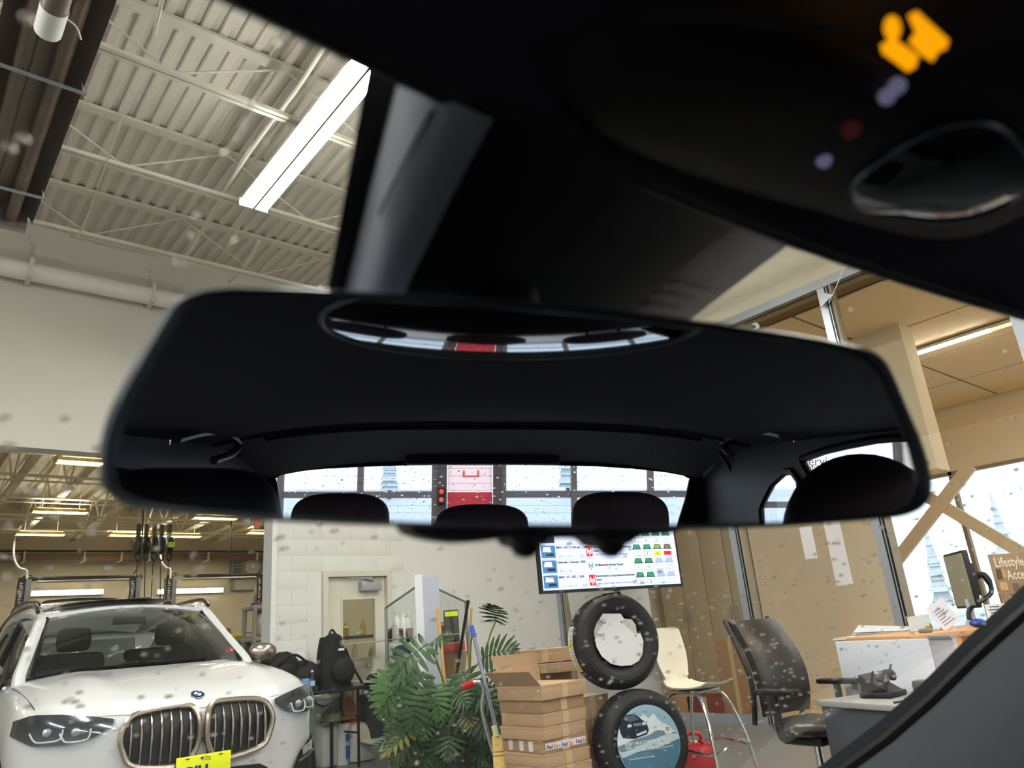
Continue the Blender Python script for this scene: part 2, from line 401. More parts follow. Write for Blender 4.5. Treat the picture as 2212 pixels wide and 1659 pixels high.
B().box((GX - .05, -2, 0), (GX + .05, 8.9, .10)).build('sill_rail', ALU, wi2)
for y in (1.9, .1, -1.7, -3.5): B().box((GX - .06, y - .05, 0), (GX + .06, y + .05, 4.95)).build('mullion', ALU, wi2)
for (a, c) in ((3.6, 1.95), (1.85, .15), (.05, -1.65)): B().box((GX, c, 2.9), (GX + .012, a, 4.95)).build('pane', OFFG, wi2)
struct('wall_partition_near', B().box((GX, -9, 0), (GX + .15, -3.6, 5.02)), WHITE)
t = thing('post_foot', 'small black foot block at the visible base of the post by the bright windows', 'foot', onx(1962, 1372, GX - .12)); q_ = t.location; B().prism([q_ + Vector((-.1, -.16, -.02)), q_ + Vector((-.1, .16, -.02)), q_ + Vector((-.1, .10, .07)), q_ + Vector((-.1, -.12, .07))], (.16, 0, 0)).build('block', BLACK, t); B().box(q_ + Vector((-.12, -.2, -.05)), q_ + Vector((.08, .2, -.02))).build('foot_pad', BLACK, t)
# little bracket and camera under the soffit
p = onx(1785, 640, GX - .12)
t = thing('sign_bracket', 'small grey bracket with a thin curved wire under the head rail', 'bracket', p)
B().prism([p + Vector((0, .09, .1)), p + Vector((0, -.09, -.02)), p + Vector((0, .09, -.12))], (-.02, 0, 0)).build('plate', ALU, t)
w_ = [onx(1825, 575, GX - .14), onx(1808, 615, GX - .14), onx(1790, 655, GX - .14)]
B().tube(smoothpath(w_, 4), .006, 5).build('wire', WHITEM, t)
p = onx(1632, 705, GX - .1)
t = thing('security_camera', 'tiny white dome camera under the partition head rail', 'camera', p)
B().ball(p, .05, seg=12, rings=8).build('dome', WHITEM, t); B().tube([p, p + Vector((-.06, 0, -.02))], .025, 8).build('lens', BLACK, t)
# ---- glazed service doors behind our car (seen in the mirror)
BY = -9.0
FRM = M('bay_frame', (92, 86, 88), .5)
struct('wall_bay_top', B().box((-8, BY - .1, 3.2), (GX, BY + .1, 6.1)).box((-8, BY - .1, 0), (-3.2, BY + .1, 3.2)).box((5.7, BY - .1, 0), (GX, BY + .1, 3.2)), WHITE)
def bay(name, x0, x1, cols, rows):
    t = thing(name, None, None, ((x0 + x1) / 2, BY, 0)); t['kind'] = 'structure'
    for x in cols: B().box((x - .035, BY - .04, 0), (x + .035, BY + .05, 3.2)).build('mullion', FRM, t)
    for z in rows: B().box((x0, BY - .03, z - .04), (x1, BY + .03, z + .04)).build('rail', FRM, t)
    for a, c in zip(cols, cols[1:]):
        for p, q in zip(rows, rows[1:]): B().box((a + .035, BY, p + .04), (c - .035, BY + .01, q - .04)).build('pane', GLASS, t)
rows = (.04, .54, 1.04, 1.62, 2.2, 3.16)
bay('door_1', -3.2, -.3, (-3.17, -2.23, -1.25, -.33), rows)
bay('door_2', .5, 3.4, (.53, 1.42, 2.40, 3.37), rows)
bay('window_3', 3.4, 5.7, (3.45, 4.35, 5.66), (.04, .9, 3.16))
t = thing('door_3', None, None, (.1, BY, 0)); t['kind'] = 'structure'
B().box((-.30, BY - .06, 0), (-.18, BY + .08, 3.2)).box((.40, BY - .06, 0), (.50, BY + .08, 3.2)).box((-.18, BY - .06, 1.50), (.40, BY + .08, 3.2)).build('door_frame', M('door_frame_dark', (66, 58, 62), .5), t)
B().box((-.17, BY, 1.08), (.39, BY + .03, 1.49)).build('glow_panel', M('pink_glow_panel', (228, 206, 214), .6, emit=.35, var=.02), t)  # tail-light glow is put into the colour of this panel and the red one
B().box((-.17, BY, 0), (.39, BY + .03, 1.07)).build('red_glow_panel', M('red_glow_panel', (176, 44, 56), .5), t)
for a in (0.02, .2): B().box((a, BY - .0, 1.27), (a + .025, BY + .04, 1.34)).build('handle', M('orange_handle', (206, 96, 80), .5), t)
B().box((.02, BY, 1.26), (.225, BY + .04, 1.275)).build('push_bar', M('orange_handle'), t)
t = thing('stop_light', 'small red signal light on the post between the glazed bay doors', 'light', (-.24, BY + .1, 1.0))
B().box((-.28, BY + .08, .93), (-.2, BY + .13, 1.13)).build('housing', BLACK, t)
for z in (.98, 1.08): B().lathe([(0, .0), (.028, .0), (.022, .02), (0, .03)], 12, Matrix.Translation((-.24, BY + .13, z)) @ Matrix.Rotation(-PI / 2, 4, 'X')).build('lens', M('red_lamp', (255, 50, 40), .4, emit=2.5, var=0), t)
s1 = my(1732, 1003, BY - .02)
sg = thing('service_sign', 'grey lettered sign on the bright pane behind the car', 'sign', my(1760, 1010, BY + .03))
gx = M('sign_grey', (110, 112, 118), .6, var=0)
for (s_, px, py, px2, hz) in (('Service', 1733, 1006, 1786, .17), ('BMW of W', 1736, 1017, 1783, .1)):
    p = my(px, py, BY + .03); q = my(px2, py, BY + .03)
    text('lettering', s_, hz, (p.x, BY + .03, p.z), (1, 0, 0), (0, 0, 1), gx, sg)
# outdoors: pale trees and parked cars past the windows
TREE = M('hazy_tree', (212, 218, 220), .95, var=.15, scale=3)  # mist in front of the trees is painted into the foliage colour
def tree(x, y, h, lab):
    t = thing('conifer', lab, 'tree', (x, y, -.1), 0, 'misty trees outdoors')
    B().tube([(x, y, -.1), (x, y, h * .3)], .14, 6).build('trunk', M('bark', (120, 112, 106), .9), t)
    b = B(); r = random.Random(int(x * 7 + y))
    for k in range(16):
        z = h * (.12 + .054 * k); rad = h * .17 * (1 - k / 17)
        b.lathe([(rad * r.uniform(.6, 1.2), z - h * r.uniform(.01, .05)), (rad * .5, z + h * .04), (.02, z + h * .1)], 7, Matrix.Translation((x, y, 0)) @ Matrix.Rotation(r.random() * 3, 4, 'Z'))
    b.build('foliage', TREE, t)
p = onx(2060, 1260, 60)
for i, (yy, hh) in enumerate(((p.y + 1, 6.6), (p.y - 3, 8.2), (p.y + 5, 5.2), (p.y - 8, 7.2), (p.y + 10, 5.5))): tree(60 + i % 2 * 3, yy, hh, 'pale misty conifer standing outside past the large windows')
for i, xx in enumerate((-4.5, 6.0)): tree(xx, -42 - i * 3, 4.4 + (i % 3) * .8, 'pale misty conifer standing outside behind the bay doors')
# ================================================================ LAMPS, PIPES AND DUCTS
TUBE1 = M('tube_drive', (255, 251, 242), .5, emit=LAMP_DRIVE, var=0)
TUBE2 = M('tube_shop', (255, 244, 224), .5, emit=LAMP_SHOP, var=0)
TUBE3 = M('tube_office', (255, 246, 230), .5, emit=LAMP_OFFICE, var=0)
def twin_light(x, y, z, L, label, group=None, ax='y', mat=TUBE1, w=.27, hang=.5, halves=2):
    """lensed twin-tube fixture with a white spine, hung on two rods"""
    t = thing('tube_light', label, 'ceiling light', (x, y, z), 0 if ax == 'y' else -PI / 2, group)
    B().box((-w / 2 + .01, -L / 2, .03), (w / 2 - .01, L / 2, .075), ch=.01).build('housing', WHITEM, t, True)
    B().box((-.009, -L / 2, -.012), (.009, L / 2, .03)).build('spine', M('lamp_spine', (150, 140, 118), .5), t, True)
    for sx in (-1, 1):
        for h in range(halves):
            a = -L / 2 + h * L / halves + .008; c = a + L / halves - .016
            B().grid(lambda u, v: (sx * (.012 + (w / 2 - .015) * u), a + (c - a) * v, .03 - .035 * math.sin(PI * min(1, u * .9 + .05)) ** .5), 5, 1, th=(0, 0, .004)).build('tube_lens', mat, t, True)
    for e in (-1, 1): B().box((-w / 2, e * L / 2 - .01, -.008), (w / 2, e * L / 2 + .01, .07)).build('end_cap', WHITEM, t, True)
    for e in (-.8, .8): B().tube([(0, e * L / 2, .07), (0, e * L / 2, .07 + hang)], .006, 5).build('hanger_rod', STEELP, t, True)
    return t
twin_light(2.23, 4.84, 5.25, 2.44, 'bright twin tube light hanging over the drive beside the windshield header', 'tube lights of the service drive', hang=.77)
for lx in (-4.8, -1.4, 2.23, 5.6):
    for ly in (-6.2, -2.4, .9, 4.84):
        if (lx, ly) != (2.23, 4.84) and not (lx == 2.23 and ly > 0): twin_light(lx, ly, 5.25, 2.44, 'twin tube light of the drive hidden behind the car roof', 'tube lights of the service drive', hang=.77)
def shop_light(x, y, z, lab, L=1.22, w=.34):
    """open reflector with tubes seen from below"""
    t = thing('shop_light', lab, 'ceiling light', (x, y, z), 0, 'hanging tube lights of the workshop')
    b = B(); b.add([(-L / 2, -w / 2, 0), (L / 2, -w / 2, 0), (L / 2 - .02, -.1, .09), (-L / 2 + .02, -.1, .09), (-L / 2 + .02, .1, .09), (L / 2 - .02, .1, .09), (L / 2, w / 2, 0), (-L / 2, w / 2, 0)], [(0, 1, 2, 3), (4, 5, 6, 7)])
    b.box((-L / 2 + .02, -.025, .09), (L / 2 - .02, .025, .12)).box((-L / 2 + .02, -.1, .09), (-L / 2 + .08, .1, .12)).box((L / 2 - .08, -.1, .09), (L / 2 - .02, .1, .12)); b.build('reflector', M('reflector', (240, 214, 130), .3, .5), t, True)
    for yy in (-.11, -.035, .035, .11): B().tube([(-L / 2 + .04, yy, .045), (L / 2 - .04, yy, .045)], .016, 6).build('tube', TUBE2, t, True)
    for e in (-1, 1): B().box((e * L / 2 - .03, -w / 2, .0), (e * L / 2 + .01, w / 2, .1)).build('end_cap', M('lamp_gold', (226, 196, 110), .4), t, True)
    for e in (-.4, .4): B().tube([(e, 0, .12), (e, 0, 6.54 - z)], .006, 5).build('hanger', SHOPST, t, True)
for (px, py, lab) in ((200, 1003, 'lit tube light of the workshop just beneath the header beside the mirror'), (131, 1108, 'lit tube light of the workshop hanging lower beside the mirror corner'),
                      (88, 1156, 'lit tube light of the workshop hanging over the first lift'), (391, 1160, 'lit tube light of the workshop hanging over the second lift'), (465, 1121, 'lit tube light of the workshop half hidden by the mirror bottom edge')):
    p = onz(px, py, 5.02); shop_light(p.x, p.y, 5.02, lab)
for lx, ly in ((-3, 13), (-3, 19), (-3, 25), (9.5, 13), (9.5, 19), (6.2, 13), (6.4, 17.5), (10, 25), (6, 26), (5.4, 10.4)): shop_light(lx, ly, 5.2, 'lit tube light of the workshop out of sight behind the block wall')  # last position is an added light that brightens the view through the door window
# office strip light
p, q = onz(1985, 762, 4.74), onz(2118, 724, 4.74)
def office_strip(x, y, label, n=2.6):
    t = thing('strip_light', label, 'ceiling light', (x, y, 4.74), 0, 'strip lights in the office')
    B().box((-.07, -n, .02), (.07, n, .06)).build('housing', WHITEM, t, True)
    B().box((-.05, -.55, .0), (.05, .55, .02)).build('lit_tube', TUBE3, t, True)
    for s_ in (-1, 1): B().box((-.05, s_ * .56, .0), (.05, s_ * n, .02)).build('dim_lens', M('dim_lens', (246, 226, 190), .5, emit=1.2, var=0), t, True)
    for s_ in (-1, 1): B().tube([(0, s_ * n * .7, .06), (0, s_ * n * .7, .1)], .008, 5).build('hanger', WHITEM, t, True)
office_strip((p.x + q.x) / 2, (p.y + q.y) / 2, 'long strip light under the tan office ceiling seen above the mirror corner')
for lx, ly in ((9.9, -1.2), (14.2, -1.5), (12.2, .2), (14.6, 1.6), (9.9, -6), (12.9, -6)): office_strip(lx, ly, 'unseen strip light added under the tan office ceiling to brighten the office', .9)  # unseen strips, added to light the office and its window wall
# infrared tube heater
t = thing('tube_heater', 'dark radiant tube heater with a reflector hood hanging over the drive', 'heater', (.34, 5, 5.0))
HD = M('heater_hood', (150, 138, 130), .35, .7, var=.2, scale=3)
HP = M('heater_pipe', (110, 98, 90), .5, .4, var=.3, scale=5)
y0, y1, zc = -2.0, 6.93, 5.02
prof = [(-.26, -.02), (-.22, .06), (-.12, .15), (.12, .15), (.22, .06), (.26, -.02)]
b = B(); k = len(prof); b.add([(.34 + a, y0, zc + c) for a, c in prof] + [(.34 + a, y1, zc + c) for a, c in prof], [(i, i + 1, k + i + 1, k + i) for i in range(k - 1)], 0, True)
b.build('hood', HD, t)
for dx in (-.10, .10): B().tube([(.34 + dx, y0, zc), (.34 + dx, y1 + .05, zc)], .05, 12).build('burner_tube', HP, t)
for yy in (1.2, 3.0, 4.85, 6.35): B().box((.06, yy - .012, zc - .075), (.62, yy + .012, zc - .06)).build('strap', ALU, t)
for yy in (3.0, 4.85, 6.35):
    for dx in (-.26, .26): B().tube([(.34 + dx, yy, zc - .06), (.34 + dx * .3, yy, 6.06)], .006, 5).build('hanger_chain', STEELP, t)
pc = onz(105, 62, zc - .12)
B().tube([pc + Vector((0, -.20, 0)), pc + Vector((0, .02, 0))], .075, 16).build('end_collar', WHITEM, t)
B().tube([pc + Vector((0, -2.5, 0)), pc + Vector((0, -.2, 0))], .07, 16).build('flue_pipe', HP, t)
w_ = [onz(100, 15, zc - .1), onz(140, 38, zc - .1), onz(165, 58, zc - .1), onz(175, 85, zc - .1)]
B().tube(smoothpath(w_, 4), .006, 5).build('gas_hose', M('hose_white', (214, 208, 196), .5), t)
B().box((.12, y1 - .02, zc - .1), (.56, y1 + .04, zc + .16)).build('end_plate', HD, t)
# white round duct along the front wall with clamp bands
t = thing('wall_duct', 'white round duct running along the wall under the roof deck', 'duct', (0, WY - .2, 5.5))
pl, pr_ = ony(0, 572, WY - .14), ony(330, 643, WY - .14); zc = (pl.z + pr_.z) / 2
B().tube([(-8, WY - .14, zc), (3.0, WY - .14, zc)], .105, 20).build('pipe', M('duct_white', (224, 222, 216), .5, var=.02), t)
for px in (62, 330, -300, 560):
    x = ony(px, 600, WY - .14).x
    B().box((x - .02, WY - .26, zc - .12), (x + .02, WY, zc + .13)).build('clamp', M('clamp', (206, 204, 196), .5), t)
    B().box((x - .012, WY - .02, zc + .1), (x + .012, WY, zc + .42)).build('hanger', STEELP, t)
# conduits under the deck
def conduit(pts, r, lab, z=5.5): tag(B().tube(smoothpath([onz(x, y, z) for x, y in pts], 3), r, 6).build('conduit', STEELP), lab, 'conduit')
conduit([(705, 95), (640, 195), (560, 300), (480, 420), (425, 520), (408, 545), (385, 556), (300, 545), (150, 510)], .018, 'thin grey conduit that bends beside the tube light and runs to the heater', 5.6)
conduit([(716, 110), (655, 205), (590, 300), (545, 350)], .022, 'straight grey conduit running right beside the tube light', 5.62)
conduit([(565, 270), (520, 350), (470, 445), (400, 560)], .012, 'thin conduit crossing the drive joists toward the duct', 5.7)
conduit([(535, 455), (500, 520), (465, 570)], .016, 'short grey conduit past the end of the tube light', 5.7)
conduit([(560, 520), (530, 575), (495, 610)], .02, 'dark sprinkler branch pipe near the wall corner of the deck', 5.6)
conduit([(350, 0), (343, 30), (333, 75)], .014, 'short drop rod crossing the roof joist', 5.55)
conduit([(277, 200), (255, 280), (230, 350), (190, 465), (165, 520)], .007, 'thin hanger wire across the deck between joists', 5.5)
# ================================================================ FAR WORKSHOP
t = thing('wall_header_pipe', 'dark long radiant pipe on brackets along the far workshop wall', 'pipe', (2, 28.7, 5))
z_ = ony(100, 1203, 28.6).z
B().box((-8, 28.45, z_ - .13), (12, 28.75, z_ + .1)).build('hood', M('far_pipe', (116, 100, 84), .5, .3), t)
B().tube([(-8, 28.4, z_ + .16), (12, 28.4, z_ + .16)], .04, 6).build('pipe', M('far_pipe_dark', (70, 60, 52), .6), t)
for px in (52, 182, 262, 322, 450, 555): B().box((ony(px, 1205, 28.4).x - .03, 28.35, z_ - .17), (ony(px, 1205, 28.4).x + .03, 29, z_ + .14)).build('bracket', SHOPST, t)
WL = M('wall_tube', (255, 244, 214), .5, emit=9, var=0)
for (a, c, lab) in (((66, 1281), (224, 1279), 'glowing strip light on the far wall inside the first lift'), ((339, 1280), (483, 1273), 'glowing strip light on the far wall inside the second lift')):
    p, q = ony(*a, 28.9), ony(*c, 28.9); zz = (p.z + q.z) / 2
    t = thing('wall_strip_light', lab, 'wall light', p, 0, 'strip lights on the far workshop wall')
    B().box((p.x, 28.88, zz - .09), (q.x, 29, zz + .09)).build('housing', WHITEM, t); B().box((p.x + .04, 28.83, zz - .075), (q.x - .04, 28.88, zz + .075), ch=.02).build('lens', WL, t)
LB = M('lift_black', (30, 30, 32), .4, .2)
LT = M('lift_letter', (236, 236, 230), .6, var=0)
LR = M('lift_red', (200, 40, 36), .6)
def lift(x0, x1, lab, lab2=None):
    t = thing('vehicle_lift', lab, 'car lift', ((x0 + x1) / 2, 26, 0), 0, 'two post lifts of the workshop')
    for s_, x in ((1, x0), (-1, x1)):
        c = B().box((x - .15, 25.85, 0), (x + .02, 26.15, 3.86)).build('column', LB, t)
        B().box((x + .03, 25.9, 0), (x + .17, 26.2, 3.9)).build('carriage_rail', M('rail_grey', (120, 122, 128), .4, .5), t)
        B().box((x - .17, 25.83, 2.75), (x + .01, 25.85, 3.94)).build('name_plate', M('plate_black', (24, 24, 26), .5), t)
        text('lettering', 'ROTARY LIFT', .112, (x - .045, 25.82, 3.14), (0, 0, 1), (-1, 0, 0), LT, t)
        B().box((x - .13, 25.815, 3.0), (x - .05, 25.825, 3.08)).build('red_mark', LR, t)
        for ax in (-1, 1): B().box((x, 26 + ax * .1, .25), (x + s_ * .9, 26 + ax * .9, .33)).build('lift_arm', LB, t)
    B().box((x0 + .1, 25.92, 3.86), (x1 + .1, 26.08, 3.98), ch=.02).build('overhead_beam', LB, t)
    B().tube([(x0 + .3, 25.85, 3.82), (x1 - .2, 25.85, 3.84)], .035, 8).build('cross_tube', M('tube_grey', (150, 146, 138), .4, .4), t)
    for x in (x0, x1): B().ball((x + .08, 26, 3.92), (.16, .1, .12)).build('pulley_cover', LB, t)
lift(ony(52, 1260, 26).x, ony(290, 1260, 26).x, 'black two post vehicle lift with white lettering behind the white car roof')
lift(ony(368, 1260, 26).x, ony(562, 1240, 26).x, 'black two post vehicle lift with white lettering next to the block wall')
for i, (pts, lab) in enumerate((([(46, 1135), (33, 1160), (30, 1200), (40, 1225), (57, 1232), (58, 1250)], 'white curved conduit dropping to the first lift'), ([(350, 1145), (346, 1180), (348, 1210), (358, 1225), (368, 1230), (368, 1250)], 'white curved conduit dropping to the second lift'))):
    tag(B().tube(smoothpath([ony(x, y, 25.6) for x, y in pts], 4), .028, 6).build('lift_conduit', M('hose_white')), lab, 'conduit', 'curved conduits of the lifts')
# hose reels
for i, px in enumerate((297, 314, 331, 347, 364)):
    p = ony(px, 1178, 24.0); z0 = p.z
    t = thing('hose_reel', 'black hanging hose reel, %s' % ['first of the row from the header corner', 'second of the row, beside the first', 'middle one of the row', 'fourth of the row, partly behind a tube light', 'last of the row with a green label'][i], 'hose reel', p, 0, 'hose reels under the workshop roof')
    B().lathe([(0, -.06), (.25, -.06), (.27, -.05), (.27, .05), (.25, .06), (0, .06)], 16, Matrix.Translation(p) @ Matrix.Rotation(.1, 4, 'Z') @ Matrix.Rotation(PI / 2, 4, 'Y')).build('drum', BLACK, t)
    B().box(p + Vector((-.05, -.06, .2)), p + Vector((.05, .06, .62))).build('bracket', M('reel_bracket', (90, 86, 80), .5), t)
    B().tube(smoothpath([p + Vector((-.03, -.1, -.15)), p + Vector((-.06, -.1, -.36)), p + Vector((.02, -.1, -.46)), p + Vector((.07, -.1, -.36)), p + Vector((.03, -.1, -.1))], 4), .025, 6).build('guide_arm', BLACKM, t)
    B().tube([p + Vector((0, -.1, -.46)), p + Vector((.05 + .1 * (i % 2), -.1, -3.2))], .014, 5).build('hose', BLACK, t)
    if i == 4: B().box(p + Vector((-.1, -.3, -.1)), p + Vector((.1, -.28, .06))).build('label', M('green_label', (170, 200, 60), .5), t)
for pts, lab in (([(499, 1085), (499, 1170), (498, 1225), (495, 1245)], 'thin black cable hanging from the workshop roof near the second lift'), ([(588, 1085), (577, 1170), (575, 1200), (568, 1240)], 'thin black cable curving down beside the block wall edge'), ([(310, 1085), (305, 1200), (298, 1225), (288, 1240)], 'thin black cable curving past the hose reels to the first lift')):
    tag(B().tube([ony(*pts[0], 22) * 1.0 + Vector((0, 0, max(0, 6.55 - ony(*pts[0], 22).z)))] + smoothpath([ony(x, y, 22) for x, y in pts], 4), .018, 5).build('cable', BLACK), lab, 'cable', 'cables hanging in the workshop')
# wall heater, box and small signs on the far wall
p = ony(539, 1224, 28.6)
t = thing('unit_heater', 'grey square fan heater mounted high on the far workshop wall', 'heater', p)
B().box(p + Vector((-.62, 0, -.42)), p + Vector((.6, .35, .42)), ch=.03).build('case', M('unit_grey', (140, 138, 130), .5), t)
B().lathe([(.02, 0), (.28, 0), (.3, .03)], 20, Matrix.Translation(p + Vector((.1, -.03, 0))) @ Matrix.Rotation(PI / 2, 4, 'X')).build('fan_ring', M('unit_ring', (190, 186, 176), .4), t)
B().ball(p + Vector((.1, -.05, 0)), .1).build('hub', WHITEM, t)
for k in range(6): B().box(p + Vector((-.6, -.02, -.36 + .12 * k)), p + Vector((-.3, 0, -.30 + .12 * k))).build('slat', M('unit_dark', (80, 76, 70), .6), t)
p = ony(530, 1262, 28.8)
t = thing('electric_panel', 'grey electric cabinet on the far wall below the fan heater', 'cabinet', p)
B().box(p + Vector((-.5, 0, -.22)), p + Vector((.5, .18, .18)), ch=.02).build('body', M('unit_grey'), t); B().box(p + Vector((-.4, -.02, -.2)), p + Vector((.4, 0, .2))).build('door', M('unit_ring'), t)
p = ony(555, 1130, 20); tag(B().box(p + Vector((-.08, 0, -.13)), p + Vector((.08, .02, .13)), ch=.005).box(p + Vector((-.005, .005, .2)), Vector((p.x + .005, p.y + .015, 6.55))).build('red_sign', M('sign_pink', (206, 120, 104), .6)), 'small red sign hanging under the workshop trusses', 'sign')
p = ony(583, 1237, 28.85); tag(B().box(p + Vector((-.22, 0, -.25)), p + Vector((.22, .12, .25)), ch=.02).build('junction_box', M('box_green', (120, 126, 110), .5)), 'grey green junction box beside the block wall edge', 'box')
# tall grey utility shelf with junk, seen past the car
p0, p1 = ony(545, 1310, 12.0), ony(587, 1310, 12.0); zs = [ony(560, y, 12.0).z for y in (1307, 1376)]
t = thing('utility_shelf', 'grey plastic utility shelf standing beside the block wall edge', 'shelf', ((p0.x + p1.x) / 2, 12.2, 0))
PG = M('plastic_grey', (170, 168, 162), .6)
for z in (zs[0], zs[1], zs[1] - .55, .15): B().box((p0.x, 11.95, z - .06), (p1.x + .35, 12.45, z), ch=.01).build('shelf_board', PG, t)
for x in (p0.x + .04, p1.x + .3):
    for y in (11.98, 12.42): B().tube([(x, y, 0), (x, y, zs[0] - .03)], .035, 10).build('post', PG, t)
b = B().ball((p0.x + .22, 12.1, zs[1] + .2), (.14, .12, .19), seg=12, rings=8)
tag(b.build('white_jug', M('jug_white', (222, 214, 206), .5)), 'round pale jug standing on the middle board of the utility shelf', 'jug')
for k, (dx, s_, c) in enumerate(((.05, .05, (60, 90, 140)), (.16, .045, (170, 120, 80)), (.27, .05, (90, 80, 70)))):
    tag(B().box((p0.x + dx, 12.05, zs[0]), (p0.x + dx + .09, 12.2, zs[0] + s_), ch=.012).build('small_tool', M('tool%d' % k, c, .6)), ['small blue tool lying on top of the utility shelf', 'small brown block lying on top of the utility shelf', 'small dark block lying on top of the utility shelf'][k], 'tool')
# low bench with a yellow tray
p = ony(528, 1368, 15); t = thing('work_bench', 'long low workshop bench seen between the car and the shelf', 'bench', (p.x, 15.2, 0)); p.x -= .4
B().box((p.x - 1.2, 15, p.z - .12), (p.x + .9, 15.7, p.z - .05)).build('bench_top', M('bench_top', (140, 130, 110), .5), t)
for dx in (-1.1, .8): B().box((p.x + dx - .04, 15.1, 0), (p.x + dx + .04, 15.6, p.z - .12)).build('leg', PG, t)
b = B().box((p.x - .5, 15.05, p.z - .05), (p.x + .4, 15.5, p.z + .02), ch=.01); tag(b.build('yellow_tray', M('yellow_tray', (232, 200, 40), .5)), 'yellow tray lying on the low workshop bench', 'tray')
b = B().box((p.x - .3, 15.15, p.z + .02), (p.x + .2, 15.4, p.z + .12), ch=.02); tag(b.build('rag_pile', M('rag_brown', (120, 96, 74), .9, var=.3, scale=30)), 'brown rags heaped on the yellow tray', 'rag')
# ================================================================ THE WHITE CAR
CX, CY = 1.72, 5.25
GM = M('tinted_glass_rubber', (14, 15, 17), .25)
CARG = glass('car_glass', (158, 168, 164), .16)
TITAN = M('titan_trim', (168, 158, 146), .25, .9, var=0)
DARKIN = M('dark_interior', (30, 31, 33), .7)
HEADG = glass('lamp_cover', (225, 232, 236), .2)
def yf(x, k=1.0):
    a = min(1, abs(x) / .98); return .72 * (1 - max(0, 1 - a ** 2.7) ** (1 / 2.3))
def topz(x, y):
    ax = abs(x) / .98; r = 1 - math.exp(-max(0, y) / .75)
    c = .985 + .33 * r - .10 * ax ** 3
    bulge = .014 * math.exp(-((abs(x) - .52) / .10) ** 2) * r
    rear = 0 if y < 4.4 else -.12 * ((y - 4.4) / .55) ** 2
    return c + bulge + rear
def outline(k=1.0, n=14, hw=.98, L=4.92):
    pts = []
    for i in range(n + 1):
        x = hw * math.sin(PI / 2 * i / n) ** .8; pts.append((x, yf(x * .98 / hw)))
    for y in (.9, 1.2, 1.6, 2.2, 2.8, 3.4, 3.9, 4.3): pts.append((hw, y))
    for i in range(n // 2, -1, -1):
        x = hw * math.sin(PI / 2 * i / (n // 2)) ** .7; pts.append((x, L - yf(x * .98 / hw) * .6))
    return pts + [(-x, y) for x, y in pts[-2:0:-1]]
